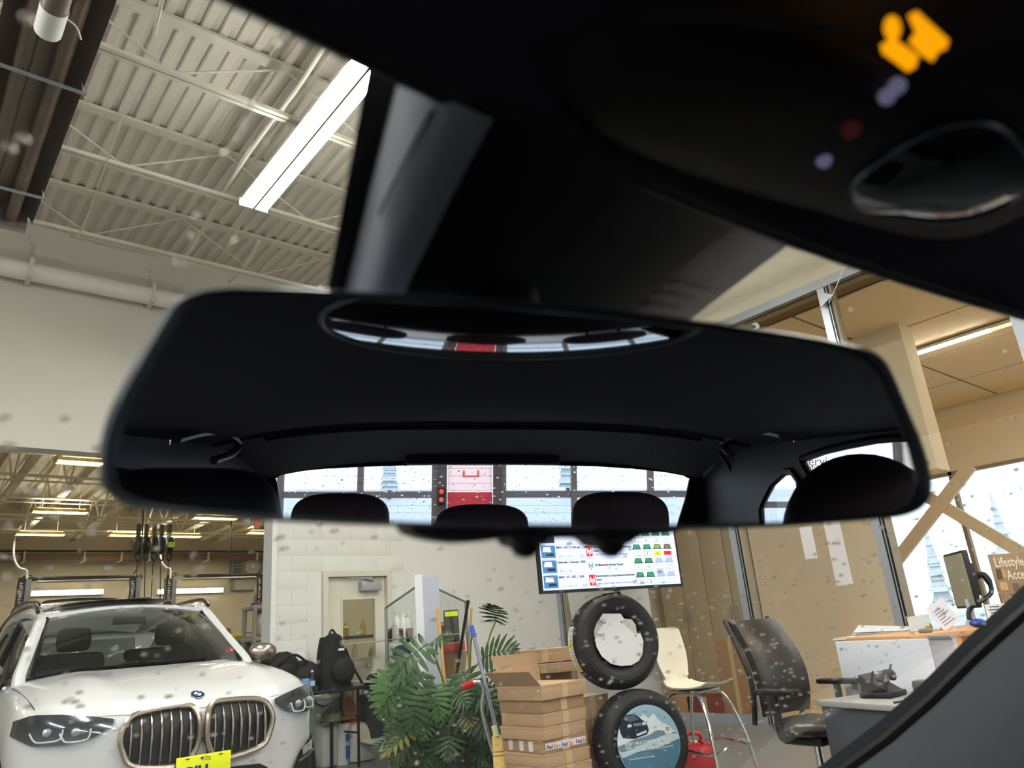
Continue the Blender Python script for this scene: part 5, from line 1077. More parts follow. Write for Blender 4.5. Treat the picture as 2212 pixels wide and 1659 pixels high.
DK = E('text', (40, 46, 60), .3); GR_ = E('green', (30, 120, 84), .4); GRL = E('greenlight', (206, 238, 232), .7); RD = E('red', (226, 24, 40), .9); GRD = E('green_dark', (90, 190, 150), .5); YL = E('yellow', (232, 226, 30), .8); WH = E('white', (240, 244, 252), .85); GY = E('grey', (150, 156, 190), .6); LN = E('line', (166, 176, 214), .6); BLU = E('photo_blue', (60, 120, 180), .6); DB = E('photo_dark', (30, 40, 56), .3); BOX = E('box_edge', (110, 160, 160), .5)
cw_ = M('scr_casew', (230, 230, 230), .5)
rows_ = [('BMW : X7 - G07... : 2026', 'r', ['7', '8', None, None], 'NH 5689018', '2:07'), ('Chevrolet : Colorado : 2004', 'g', ['9', '9', None, None], 'ME 3CAM', ''), ('BMW : G07 X7 4X4 ser... : 2025', 'r', ['7', '9', '4y', '2r'], 'ME 5027KDR', '1:33'),
         ('', '', ['9', '10', '10', '10'], '', ''), ('', '', ['8', '8', '7', '7'], '', '12:16'), ('', 'g', ['8', '8', '9', '9'], '', '')]
RH = .142
for k, (nm, st_, nums, plate_, tm) in enumerate(rows_):
    v0 = .035 + k * RH
    rect(.012, v0 + RH - .002, .988, v0 + RH + .001, LN, 'row_line')
    rect(.02, v0 + .012, .112, v0 + RH - .012, BLU if k < 3 else DB, 'photo', .0015); rect(.03, v0 + .07, .085, v0 + .115, WH if k < 3 else BLU, 'photo_car', .0019, .006); rect(.05, v0 + .03, .10, v0 + .055, DB, 'photo_shadow', .0019)
    if nm: stext(nm, .118, v0 + RH - .042, .029, DK)
    if plate_:
        rect(.122, v0 + .008, .252, v0 + .042, WH, 'plate_box', .0016); stext(plate_, .13, v0 + .013, .034, GY)
    if tm: stext(tm, .27, v0 + .012, .036, GY)
    if st_:
        m_ = RD if st_ == 'r' else GRL; rect(.32, v0 + .018, .362, v0 + .122, m_, 'status_icon', .0016)
        im = WH if st_ == 'r' else BOX
        for (a, c, d_, e_) in ((.328, .065, .354, .078), (.326, .045, .333, .1), (.349, .045, .356, .1), (.338, .028, .344, .065)): rect(a, v0 + c, d_, v0 + e_, im, 'icon_bar', .0022)
        if st_ == 'r': stext('Recommend a comprehensive alignment', .368, v0 + .098, .030, DK); stext('check', .368, v0 + .062, .030, DK); stext('+ May require Safety System Alignment*', .368, v0 + .026, .0275, GY)
        else: stext('All Measured Angles Passed', .368, v0 + .062, .032, DK)
    for q_, nv in enumerate(nums):
        u0 = .655 + q_ * .079
        rect(u0 - .004, v0 + .075, u0 + .064, v0 + .082, DK if nv else GY, 'tire_base', .0016); rect(u0, v0 + .082, u0 + .060, v0 + .127, GR_ if nv else LN, 'tire_icon', .0016, .007)
        if nv:
            for s_ in range(4): rect(u0 + .012 + s_ * .010, v0 + .083, u0 + .0145 + s_ * .010, v0 + .122, GRD if 'y' not in nv and 'r' not in nv else (YL if 'y' in nv else RD), 'tread_bar', .0020)
        rect(u0 - .002, v0 + .012, u0 + .056, v0 + .052, YL if nv and 'y' in nv else (RD if nv and 'r' in nv else BOX), 'value_box', .0016)
        if not (nv and nv[-1] in 'yr'): rect(u0, v0 + .016, u0 + .054, v0 + .048, WH, 'value_field', .0019)
        if nv: stext(nv.rstrip('yr'), u0 + .022, v0 + .02, .034, DK)
q0 = tvp(.5, .3) + un * .035; q1 = at(1330, 1262, 6.1)
B().box(tvp(.38, .1) + un * .03, tvp(.62, .5) + un * .06).build('mount_plate', BLACKM, tv); B().tube([q0, Vector((q1.x, q1.y, q0.z))], .03, 10).build('mount_arm', BLACKM, tv); B().tube([Vector((q1.x, q1.y, q0.z + .1)), Vector((q1.x, q1.y, q1.z - .05))], .03, 10).build('mount_post', BLACKM, tv)
# ================================================================ SEATS
t = thing('counter_stool', 'pale bentwood stool with tall chrome hoop legs beside the tire stand', 'stool', (4.95, 3.78, 0), .17)
sx = at(1500, 1478, 5.75); t.location = (sx.x, sx.y, 0); ROOTM[t.name] = Matrix.Translation((sx.x, sx.y, 0)) @ Matrix.Rotation(.05, 4, 'Z'); t.rotation_euler = (0, 0, .05)
sz = sx.z
SH = M('stool_shell', (228, 220, 200), .3, var=.03, scale=4)
pf = smoothpath([(-.235, .02), (-.16, -.012), (0, -.02), (.12, .0), (.185, .055), (.205, .16), (.225, .30), (.255, .42)], 5)  if False else None
prof2 = [(-.24, .015), (-.19, -.008), (-.08, -.022), (.05, -.02), (.13, .0), (.175, .05), (.195, .13), (.21, .24), (.235, .36), (.25, .43)]
pp = smoothpath([(0, y, z) for y, z in prof2], 4); nP = len(pp) - 1
def shell(u, v):
    i = min(int(v * nP), nP - 1); f = v * nP - i; p = pp[i].lerp(pp[i + 1], f); w = .205 - (.05 * math.exp(-((v - .56) / .12) ** 2)) - (.06 * max(0, (abs(v - .5) - .44) / .06) ** 2 if abs(v - .5) > .44 else 0)
    s_ = u * 2 - 1; cv = .03 * s_ * s_
    return (s_ * w, p.y - (cv if v > .55 else 0), sz + p.z + (cv * .5 if v < .5 else 0))
B().grid(shell, 12, 40, th=(0, .006, -.010)).build('seat_shell', SH, t, True)
B().box((-.15, -.13, sz - .055), (.15, .12, sz - .035), ch=.01).build('seat_mount', ALU, t, True)
for s_ in (-1, 1):
    for e in (-1, 1):
        B().tube(smoothpath([(s_ * .10, e * .02, sz - .05), (s_ * .15, e * .13, sz - .07), (s_ * .19, e * .20, sz - .22), (s_ * .235, e * .25, sz - .45), (s_ * .26, e * .29, .0)], 6), .0125, 10).build('leg', CHROME, t, True)
ringp = smoothpath([(.235, .25, sz - .45), (.0, .31, sz - .38), (-.235, .25, sz - .45), (-.28, 0, sz - .42), (-.235, -.25, sz - .45), (0, -.31, sz - .38), (.235, -.25, sz - .45), (.28, 0, sz - .42)], 6, True)
B().tube(ringp, .010, 8, closed=True).build('footrest', CHROME, t, True)
# office chair
op = at(1757, 1566, 4.42); t = thing('office_chair', 'black high backed leather office chair on a gas column beside the desk', 'chair', (op.x, op.y, 0), -.10); oz = op.z
LE = M('chair_leather', (46, 40, 38), .3, var=.15, scale=20, bump=.15)
B().grid(lambda u, v: ((u - .5) * (.46 - .06 * (2 * v - 1) ** 2), .20 + .05 * v + .10 * v * v - .05 * math.sin(PI * v) + .05 * (2 * u - 1) ** 2 * -1, oz + .06 + .56 * v), 12, 14, th=(0, .05, 0)).build('backrest', LE, t, True)
for s_ in (-1, 1): B().tube(smoothpath([(s_ * .23, .24, oz + .02), (s_ * .245, .20, oz + .25), (s_ * .24, .25, oz + .42), (s_ * .21, .36, oz + .63)], 6), .016, 8).build('back_frame', BLACK, t, True)
B().ball((0, -.02, oz), (.25, .25, .06), seg=24, rings=10).build('seat', LE, t, True)
B().box((-.13, -.13, oz - .10), (.13, .13, oz - .04), ch=.03).build('mechanism', BLACK, t, True); B().tube([(.13, 0, oz - .08), (.26, -.02, oz - .09)], .012, 8).build('tilt_lever', BLACK, t, True)
B().tube([(0, 0, .10), (0, 0, oz - .1)], [.028, .02], 14).build('gas_column', CHROME, t, True); B().tube([(0, 0, .08), (0, 0, .28)], .036, 14).build('column_sleeve', BLACK, t, True)
for s_ in (-1, 1):
    B().tube(smoothpath([(s_ * .2, 0, oz - .05), (s_ * .30, .0, oz - .03), (s_ * .31, 0, oz + .10), (s_ * .31, 0, oz + .20)], 4), .022, 8).build('arm_post', BLACK, t, True)
    B().box((s_ * .31 - .045, -.16, oz + .20), (s_ * .31 + .045, .12, oz + .23), ch=.012).build('armrest', BLACK, t, True)
for k in range(5):
    a = 2 * PI * k / 5; lg = B().tube([(0, 0, .10), (.29 * math.cos(a), .29 * math.sin(a), .075)], [.03, .018], 8).build('base_arm', BLACK, t, True); B().ball((.29 * math.cos(a), .29 * math.sin(a), .028), .028, seg=12, rings=8).build('caster', BLACK, lg, True)
# second dark chair hint behind glass and small items on it skipped; red fuel can
gp = at(1503, 1640, 5.9); t = thing('fuel_can', 'red plastic fuel can on the floor beside the stool legs', 'can', (gp.x, gp.y, 0), -.6)
gz = at(1503, 1616, 5.9).z + .02
B().box((-.15, -.10, .0), (.15, .10, gz), ch=.035).build('body', RED, t, True); B().tube(smoothpath([(-.10, 0, gz - .01), (-.09, 0, gz + .07), (.05, 0, gz + .08), (.07, 0, gz - .01)], 5), .016, 8).build('handle', RED, t, True)
B().lathe([(0, gz), (.028, gz), (.028, gz + .05), (0, gz + .05)], 14, Matrix.Translation((-.12, .0, 0))).build('cap', BLACK, t, True)
# ================================================================ DESK, PANELS, COUNTER
DG = M('desk_grey', (66, 70, 78), .6, var=.04)
def frame_(name, lab, cat, o, e):
    """thing whose local x runs from o to e along its front edge, local y points away from us"""
    d = Vector((e.x - o.x, e.y - o.y, 0)); rz = math.atan2(d.y, d.x); return thing(name, lab, cat, (o.x, o.y, 0), rz), d.length
def lx(t, px, dy, py=1350):      # local x where the sight line over px crosses local depth dy
    m = ROOTM[t.name].inverted(); a = m @ C0; d = m.to_3x3() @ ray(px, py); return a.x + d.x * (dy - a.y) / d.y
def lz(t, px, py, dy): m = ROOTM[t.name].inverted(); a = m @ C0; d = m.to_3x3() @ ray(px, py); return a.z + d.z * (dy - a.y) / d.y
fo, fe = at(1765, 1516, 4.2), at(2000, 1525, 3.55); fz = (fo.z + fe.z) / 2
t, L = frame_('service_desk', 'dark grey panelled service desk facing the office chair', 'desk', fo, fe); DT = t
bx('desk_top', (0, 0, fz - .03), (L + .6, .52, fz), M('desk_top_grey', (150, 148, 146), .4), t, ch=.004, local=True)
bx('front_panel', (.005, .02, 0), (L + .58, .05, fz - .03), DG, t, local=True)
for x in (.01, L + .55): bx('side_panel', (x, .05, 0), (x + .03, .5, fz - .03), DG, t, local=True)
wd_ = M('panel_white', (222, 226, 236), .5, var=.01); zp = lz(DT, 1900, 1383, .53); x0, x1, x2 = lx(DT, 1817, .53, 1450), lx(DT, 2010, .53, 1400), lx(DT, 2062, .53, 1400)
t = thing('desk_screen', 'blank white privacy panel standing at the rear edge of the desk', 'panel', fo, 0); ROOTM[t.name] = ROOTM[DT.name].copy(); t.matrix_world = ROOTM[DT.name]
bx('panel', (x0, .53, fz - .25), (x1, .55, zp), wd_, t, ch=.003, local=True)
for x in (x0 + .1, x1 - .15): bx('clamp', (x, .50, fz + .001), (x + .05, .53, fz + .05), ALU, t, local=True)
t = thing('grey_return_panel', 'narrow grey lilac panel beside the white privacy panel', 'panel', fo, 0); ROOTM[t.name] = ROOTM[DT.name].copy(); t.matrix_world = ROOTM[DT.name]
bx('board', (x1 + .005, .53, fz - .25), (x2, .56, zp), M('panel_lilac', (178, 174, 182), .7), t, ch=.003, local=True); bx('cap_rail', (x1 + .005, .52, zp), (x2, .57, zp + .015), ALU, t, local=True)
def ondesk(px, dy): return ROOTM[DT.name] @ Vector((lx(DT, px, dy, 1500), dy, fz))
q = ondesk(1908, .28); t = thing('desk_phone', 'black desk telephone with curled handset on the service desk', 'phone', q, .0)
B().box(q + Vector((-.10, -.09, 0)), q + Vector((.10, .09, .03)), ch=.008).build('base', BLACK, t)
B().prism([q + Vector((-.08, -.07, .03)), q + Vector((-.08, .08, .03)), q + Vector((-.08, .08, .12))], (.17, 0, 0)).build('keypad_wedge', BLACK, t)
B().tube(smoothpath([q + Vector((-.11, -.05, .09)), q + Vector((-.08, -.06, .12)), q + Vector((.02, -.06, .12)), q + Vector((.05, -.05, .09))], 5), .02, 8).build('handset', BLACK, t)
B().prism([q + Vector((.03, -.02, .07)), q + Vector((.10, -.04, .16)), q + Vector((.11, .02, .02))], (.0, .012, 0)).build('receiver_rest', BLACK, t)
B().prism([q + Vector((-.10, .0, .07)), q + Vector((-.09, -.02, .14)), q + Vector((-.04, .02, .08))], (.0, .012, 0)).build('paper_flap', BLACK, t)
q = ondesk(1997, .3); t = thing('card_reader', 'small dark grey card reader standing on the service desk', 'card reader', q); B().box(q + Vector((-.04, -.04, 0)), q + Vector((.04, .04, .09)), ch=.012).build('body', M('reader_grey', (84, 82, 80), .5), t); B().box(q + Vector((-.025, -.043, .045)), q + Vector((.025, -.04, .08))).build('display', BLACK, t)
q = ondesk(1955, .14); t = thing('loose_cable', 'loose dark cable and clip lying beside the desk phone', 'cable', q); B().tube(smoothpath([q + Vector((-.10, .02, .008)), q + Vector((-.04, -.02, .012)), q + Vector((.04, .02, .01)), q + Vector((.12, -.02, .008))], 5), .006, 6).build('cable', BLACK, t); B().ball(q + Vector((.05, -.01, .015)), (.03, .02, .015)).build('clip', BLACK, t)
# counter beyond
OR = M('counter_orange', (186, 112, 74), .45, var=.08, scale=4); ORL = M('counter_orange_light', (204, 156, 114), .45, var=.06)
ko, ke = at(1966, 1373, 5.1), at(2200, 1346, 5.5); cz = (ko.z + ke.z) / 2
t, L = frame_('reception_counter', 'orange brown wooden counter behind the white panel crowded with papers', 'counter', ko, ke); CT = t; KM = ROOTM[CT.name]
bx('counter_top', (0, 0, cz - .05), (L + .8, .6, cz), ORL, t, ch=.01, local=True); xb_ = lx(CT, 2076, .02, 1400)
bx('front_panel', (xb_, .02, 0), (L + .78, .06, cz - .05), OR, t, local=True); bx('end_panel', (xb_ - .06, .0, 0), (xb_, .58, cz - .05), ORL, t, local=True)
bx('inner_panel', (.02, .3, 0), (xb_ - .06, .34, cz - .05), M('panel_lilac'), t, local=True); bx('edge_rail', (.0, .01, cz - .09), (xb_ - .06, .04, cz - .05), ALU, t, local=True)
def onc(px, dy=.3): return KM @ Vector((lx(CT, px, dy), dy, cz))
pz = onx(1908, 1372, GX - .35); t = thing('paper_sheets', 'blank white sheets fanned out on the ledge below the bright post', 'paper', pz)
for k in range(3): B().prism([pz + Vector((-.1, .3 - .02 * k, .004 + .02 * k)), pz + Vector((.0, -.28, .012 + .01 * k)), pz + Vector((.12, -.26, .03 + .015 * k)), pz + Vector((.05, .1 + .08 * k, .07 + .02 * k))], (0, 0, .002)).build('sheet', WHITEM, t)
t = thing('paper_ledge', 'narrow tan ledge inside the glass line holding the white sheets', 'ledge', (pz.x, pz.y, 0)); bx('body', (pz.x - .14, pz.y - .45, 0), (pz.x + .2, pz.y + .45, pz.z - .02), TAN, t); bx('ledge_top', (pz.x - .16, pz.y - .47, pz.z - .02), (pz.x + .22, pz.y + .47, pz.z), BEIGE, t)
q = onc(2062, .12); t = thing('printed_form', 'leaning white printed form on the counter beside the monitor', 'paper', q); Rp = Matrix.Translation(q) @ Matrix.Rotation(-.75, 4, 'Z') @ Matrix.Rotation(-.5, 4, 'Y')
B().box((-.075, .0, .03), (.075, .003, .22), M4=Rp).build('sheet', M('form_white', (226, 224, 236), .7), t)
for k in range(6): B().box((-.05, -.002, .06 + .022 * k), (.05 - .02 * (k % 3), -.0005, .066 + .022 * k), M4=Rp).build('print_line', M('print_grey', (130, 130, 146), .8), t)
B().prism([q + Vector((0, 0, 0)), q + Vector((.05, .02, 0)), q + Vector((.0, .02, .08))], (.0, .03, 0)).build('support', WHITEM, t)
q = onc(2025, .35); t = thing('plastic_tray', 'pale clear plastic tray lying behind the papers on the counter', 'tray', q); B().box(q + Vector((-.22, -.1, 0)), q + Vector((.16, .12, .015)), ch=.004).build('tray_base', M('tray_base', (206, 208, 206), .4), t); B().box(q + Vector((-.22, .11, .015)), q + Vector((.16, .12, .11))).build('tray_side', M('tray_side', (214, 214, 214), .4), t)
q = onc(1997, .08); t = thing('tape_dispenser', 'grey tape dispenser at the near edge of the counter', 'dispenser', q); B().box(q + Vector((-.06, -.03, 0)), q + Vector((.05, .03, .03)), ch=.01).build('body', M('disp_grey', (120, 116, 106), .4), t); B().lathe([(.015, -.012), (.03, -.012), (.03, .012), (.015, .012), (.015, -.012)], 16, Matrix.Translation(q + Vector((.07, 0, .034))) @ Matrix.Rotation(PI / 2, 4, 'X')).build('tape_roll', M('tape_gold', (170, 150, 96), .3), t)
q = onc(2113, .09); tag(B().ball(q + Vector((0, 0, .03)), (.09, .05, .03), seg=20, rings=10).build('blue_pouch', M('pouch_blue', (36, 62, 150), .4)), 'shiny blue pouch lying on the counter edge', 'pouch')
q = onc(2160, .12); t = thing('price_card', 'white card with small print and a coloured bar on the counter', 'card', q); Rq = Matrix.Translation(q) @ Matrix.Rotation(-.85, 4, 'Z')
B().box((-.07, 0, 0), (.07, .004, .15), M4=Rq).build('card', WHITEM, t); B().box((-.05, .004, 0), (.05, .04, .006), M4=Rq).build('card_foot', WHITEM, t)
for k in range(4): B().box((-.05 + .01 * (k % 2), -.002, .06 + .022 * k), (.05 - .02 * (k % 2), 0, .068 + .022 * k), M4=Rq).build('print_line', M('print_dark', (90, 92, 110), .8), t)
for k, c in enumerate(((90, 160, 90), (226, 200, 70), (214, 120, 60), (200, 60, 60))): B().box((-.06 + .03 * k, -.002, .02), (-.033 + .03 * k, 0, .04), M4=Rq).build('colour_bar', M('cbar%d' % k, c, .6), t)
# monitor seen almost edge on
ma, mb = KM @ Vector((lx(CT, 2092, .42, 1318), .42, lz(CT, 2092, 1314, .42))), KM @ Vector((lx(CT, 2076, .42, 1194), .42, lz(CT, 2076, 1192, .42)))
mc = (ma + mb) / 2 + Vector((.03, .0, 0)); hh = (mb.z - ma.z) / 2
t = thing('monitor', 'black computer monitor seen nearly edge on, held over the counter on an arm', 'monitor', (mc.x, mc.y, cz)); Rm = Matrix.Translation(mc) @ Matrix.Rotation(-.93, 4, 'Z')
B().box((-.05, -.25, -hh), (-.01, .25, hh), M4=Rm, ch=.008).build('screen_panel', BLACK, t); B().box((-.055, -.235, -hh + .02), (-.05, .235, hh - .02), M4=Rm).build('display_face', M('monitor_face', (150, 146, 128), .3), t); B().box((-.01, -.16, -.13), (.04, .16, .12), M4=Rm, ch=.01).build('rear_housing', BLACK, t)
ab = onc(2100, .35); arm = smoothpath([mc + (Rm.to_3x3() @ Vector((.04, -.02, .0))), mc + (Rm.to_3x3() @ Vector((.12, -.06, .02))), mc + (Rm.to_3x3() @ Vector((.13, -.08, -.12))), ab + Vector((.03, .0, .12)), ab + Vector((0, 0, .0))], 5)
B().tube(arm, [.026] * 8 + [.018] * (len(arm) - 8), 8).build('monitor_arm', BLACK, t)
B().prism([ab + Vector((-.07, 0, 0)), ab + Vector((.05, .0, .09)), ab + Vector((.07, 0, .2)), ab + Vector((.11, 0, .2)), ab + Vector((.11, 0, 0))], (0, .03, 0)).build('arm_stand', M('stand_silver', (160, 166, 178), .4, .4), t)
# lifestyle sign board with photographs
t = thing('accessory_board', 'brown display board lettered for lifestyle accessories above the counter', 'sign', ko, 0); ROOTM[t.name] = KM.copy(); t.matrix_world = KM
yb = .52; xs, z1, z0 = lx(CT, 2134, yb, 1200), lz(CT, 2134, 1198, yb), lz(CT, 2150, 1309, yb); hgt = z1 - z0
BRD = M('board_brown', (156, 130, 104), .7, var=.12, scale=10); bx('board', (xs + .02, yb, z0), (xs + .80, yb + .02, z1), BRD, t, ch=.003, local=True)
LTW = M('board_letter', (232, 222, 200), .6, var=0); KU = KM.to_3x3() @ Vector((1, 0, 0))
text('lettering', 'Lifestyle', hgt * .27, KM @ Vector((xs + .045, yb - .003, z1 - hgt * .26)), KU, (0, 0, 1), LTW, t, bold=.002); text('lettering', 'Accessories', hgt * .27, KM @ Vector((xs + .155, yb - .003, z1 - hgt * .52)), KU, (0, 0, 1), LTW, t, bold=.002)
for k, (x, z, w_, h_, c) in enumerate(((.04, .30, .06, .2, (90, 76, 60)), (.105, .30, .045, .18, (200, 160, 106)), (.20, .60, .07, .16, (110, 90, 84)), (.04, .56, .09, .16, (196, 164, 116)), (.05, .76, .06, .18, (150, 126, 96)), (.14, .80, .06, .16, (120, 100, 80)), (.30, .62, .10, .3, (160, 130, 96)))):
    bx('photo_tile', (xs + x, yb - .004, z1 - hgt * (z + h_)), (xs + x + w_, yb, z1 - hgt * z), M('tile_ph%d' % k, c, .6, var=.3, scale=40), t, local=True)
bx('ledge', (xs + .03, yb - .06, z0 - .03), (xs + .78, yb + .04, z0), WHITEM, t, local=True)
for x in (.1, .7): bx('leg', (xs + x, yb, cz), (xs + x + .03, yb + .02, z0), ALU, t, local=True)
# things behind the glass low down: shelf of cartons and papers
for k, (px, py, w_, h_, c, lab) in enumerate(((1600, 1420, .5, .5, CARD2, 'brown carton on the floor of the office behind the glass'), (1545, 1530, .6, .3, M('maroon_box', (120, 60, 52), .7), 'dark red crate low behind the glass'), (1460, 1560, .9, .45, CARD2, 'wide brown carton low behind the glass by the stand'))):
    p = onx(px, py, GX + .6); t = thing('office_carton', lab, 'box', (p.x, p.y, 0)); B().box((p.x - .2, p.y - w_ / 2, 0), (p.x + .2, p.y + w_ / 2, max(.25, p.z + h_ / 2)), ch=.005).build('body', c, t); B().box((p.x - .205, p.y - .03, 0), (p.x - .2, p.y + .03, max(.25, p.z + h_ / 2))).build('tape', M('tape'), t)
# ================================================================ OUR CAR: cabin, mirror, wet windshield (axis of the car at x = .17)
AX = .17; Z0 = 1.25
HL = M('headliner_fabric', (78, 78, 90), .95, var=.15, scale=180, bump=.2)
TRIMD = M('cabin_trim', (44, 46, 50), .55, var=.08, scale=60, bump=.15)
TRIMB = M('cabin_black', (46, 47, 55), .5, var=.08, scale=60)
PANO = M('console_gloss', (12, 12, 14), .06, coat=1., var=0)
LEA = M('seat_leather', (40, 30, 34), .5, var=.1, scale=50, bump=.15)
CG = glass('cabin_glass', (246, 250, 249), .05)
own = thing('own_car', 'dark cabin of the car the photograph is taken from, seen around the mirror', 'car', (AX, -.4, 0))
# windshield surface: s across (-1..1), v from header (0) to cowl (1)
def wsh(s, v):
    c = Vector((AX, .140 + .72 * v, Z0 + .150 - .415 * v - .0 * v)); c.z += .03 * math.sin(PI * v)
    e = Vector((AX, -.02 + .66 * v, Z0 + .085 - .30 * v)); e.z += .012 * math.sin(PI * v)
    q = c.lerp(e, s * s); q.x = AX + s * (.53 + .03 * v); return q
wb = B().grid(lambda u, v: wsh(u * 2 - 1, v), 36, 24); wsv, wsf = list(wb.v), list(wb.f); wb.build('windshield', CG, own)
from mathutils.bvhtree import BVHTree
bvh = BVHTree.FromPolygons([Vector(v) for v in wsv], wsf)
# headliner, front header edge follows the glass
def hlz(x): a = (x - AX) / .70; return -.06 * abs(a) ** 3.2
def head(u, v):
    s = u * 2 - 1; y0_ = .134 - .27 * (AX + s * .55 - .09) ** 2; x = AX + s * (.55 + .15 * min(1, v * 4)); y = y0_ + (-1.54 - y0_) * v ** 1.3
    return (x, y, Z0 + .141 + .040 * math.sin(min(1, v * 5) * PI / 2) + hlz(x))
B().grid(head, 28, 26, th=(0, 0, .03)).build('headliner', HL, own)
B().tube([Vector(head(i / 24, 0)) + Vector((0, 0, .001)) for i in range(25)], .003, 8).build('header_edge', TRIMB, own)
B().grid(lambda u, v: (AX + (u * 2 - 1) * (.70 - .02 * v), -1.54 - .41 * v, Z0 + .170 + hlz(AX + (u * 2 - 1) * .68) - .085 * v ** 1.6), 20, 6, th=(0, 0, .03)).build('tailgate_lining', HL, own)
B().tube([(AX + (i / 12 - .5) * 1.14, -1.545, Z0 + .166 + hlz(AX + (i / 12 - .5) * 1.14)) for i in range(13)], .006, 6).build('roof_bow', TRIMD, own)
# tailgate with its window
arc = [(590, 1032), (604, 1022), (650, 1013), (700, 1008), (780, 1004), (870, 1001), (960, 1000), (1045, 1000), (1130, 1000), (1210, 1001), (1290, 1003), (1370, 1008), (1440, 1016), (1478, 1023), (1494, 1032)]
YR = -1.95; top_ = [my(x, y, YR) for x, y in arc]
lowr = [my(1484, 1080, YR), my(1470, 1125, YR)]; lowl = [my(604, 1125, YR), my(600, 1085, YR), my(594, 1045, YR)]
zb = Z0 - .28; inner = top_ + lowr + [Vector((.74, YR, zb)), Vector((.17, YR, zb - .02)), Vector((-.40, YR, zb))] + lowl
inner = [inner[i].lerp(inner[(i + 1) % len(inner)], j / 3) for i in range(len(inner)) for j in range(3)]
outer = []
for p in inner:
    d = Vector((p.x - AX, 0, p.z - (Z0 - .08))); k = min(.74 / abs(d.x) if abs(d.x) > 1e-4 else 99, (.30 if d.z > 0 else .62) / abs(d.z) if abs(d.z) > 1e-4 else 99); outer.append(Vector((AX + d.x * k, YR - .0, Z0 - .08 + d.z * k)))
ringpanel(inner, outer).build('tailgate_panel', TRIMB, own)
B().tube(inner, .008, 6, closed=True).build('window_seal', BLACK, own)
B().add(inner, [tuple(range(len(inner)))]).build('rear_window', CG, own, merge=False)
pa, pb_ = my(875, 1004, YR + .03), my(1208, 1004, YR + .03); pc_ = my(1040, 972, YR + .03)
B().box((pa.x, YR + .01, pa.z - .001), (pb_.x, YR + .06, pc_.z), ch=.012).build('brake_light_cover', TRIMB, own)
for k in range(7): a, c = my(640, 1012 + 16 * k, YR + .004), my(1460, 1012 + 16 * k, YR + .004); B().tube([a, c], .0004, 4).build('heating_wire', M('heat_wire', (120, 110, 100), .5), own)
# sides with windows (passenger side seen in the mirror); the driver side mirrors it
SX = AX + .70
gl = [(1990, 1122), (1990, 1060), (1988, 976), (1960, 952), (1930, 946), (1890, 950), (1830, 962), (1780, 974), (1733, 992)]
wl1 = [mx(x, y, SX) for x, y in gl] + [mx(1742, 1012, SX), mx(1760, 1040, SX), mx(1775, 1122, SX)]
wl2 = [mx(x, y, SX) for x, y in ((1727, 1040), (1712, 1018), (1695, 1020), (1668, 1045), (1652, 1075), (1643, 1100), (1646, 1125), (1750, 1125))]
wl1[0].z = wl1[-1].z = Z0 - .16; wl1[0].y = .05; wl1[1] = Vector((SX, .05, Z0 + .02)); wl1[2] = Vector((SX, -.35, Z0 + .085)); wl1[3] = Vector((SX, -.62, wl1[3].z)); 
for w in (wl2[-1], wl2[-2]): w.z = Z0 - .16
def dens(w, k=6): return [w[i].lerp(w[(i + 1) % len(w)], j / k) for i in range(len(w)) for j in range(k)]
def sidepanel(sgn):
    f = lambda p: Vector((AX + sgn * (p.x - AX), p.y, p.z - (.05 if sgn < 0 and p.z > Z0 - .1 else 0)))
    b = B()
    for w in (wl1, wl2):
        w_ = dens([f(p) for p in w]); ya, yb_ = (-1.27, .10) if w is wl1 else (-1.97, -1.27); za, zb_ = Z0 - .17, Z0 + .13; cy_ = (min(p.y for p in w_) + max(p.y for p in w_)) / 2; cz_ = (min(p.z for p in w_) + max(p.z for p in w_)) / 2; o_ = []
        for p in w_:
            dy_, dz_ = p.y - cy_, p.z - cz_; ky = ((yb_ - cy_) / dy_ if dy_ > 0 else (ya - cy_) / dy_) if abs(dy_) > 1e-5 else 999; kz = ((zb_ - cz_) / dz_ if dz_ > 0 else (za - cz_) / dz_) if abs(dz_) > 1e-5 else 999; k = max(1.0, min(ky, kz)); o_.append(Vector((p.x, cy_ + dy_ * k, cz_ + dz_ * k)))
        ringpanel(w_, o_, b=b)
    b.box((AX + sgn * .70, -1.97, Z0 - .95), (AX + sgn * .73, .30, Z0 - .165)); b.build('side_lining', TRIMB, own)
    for w in (wl1, wl2):
        w_ = [f(p) for p in w]; B().tube(w_, .009, 6, closed=True).build('window_seal', BLACK, own)
        B().add([p + Vector((sgn * .004, 0, 0)) for p in w_], [tuple(range(len(w_)))]).build('side_window', CG, own, merge=False)
for sgn in (1, -1): sidepanel(sgn)
for sgn, pts in ((-1, ((382, 948), (430, 936), (478, 932), (506, 946), (515, 962), (498, 982), (462, 994))), (1, ((1690, 938), (1640, 930), (1600, 934), (1572, 948), (1562, 962), (1578, 980)))):
    P__ = [mx(x, y, AX + sgn * .64) for x, y in pts]; B().tube(smoothpath(P__, 5), .010, 8).build('grab_handle', M('handle_gloss', (60, 60, 66), .3), own)
for pts in (((640, 921), (575, 938), (520, 965), (440, 1005)), ((1448, 921), (1510, 945), (1560, 985), (1590, 1040))):
    B().tube(smoothpath([my(x, y, -1.70) for x, y in pts], 5), .005, 6).build('trim_seam', M('seam_grey', (70, 74, 82), .5), own)
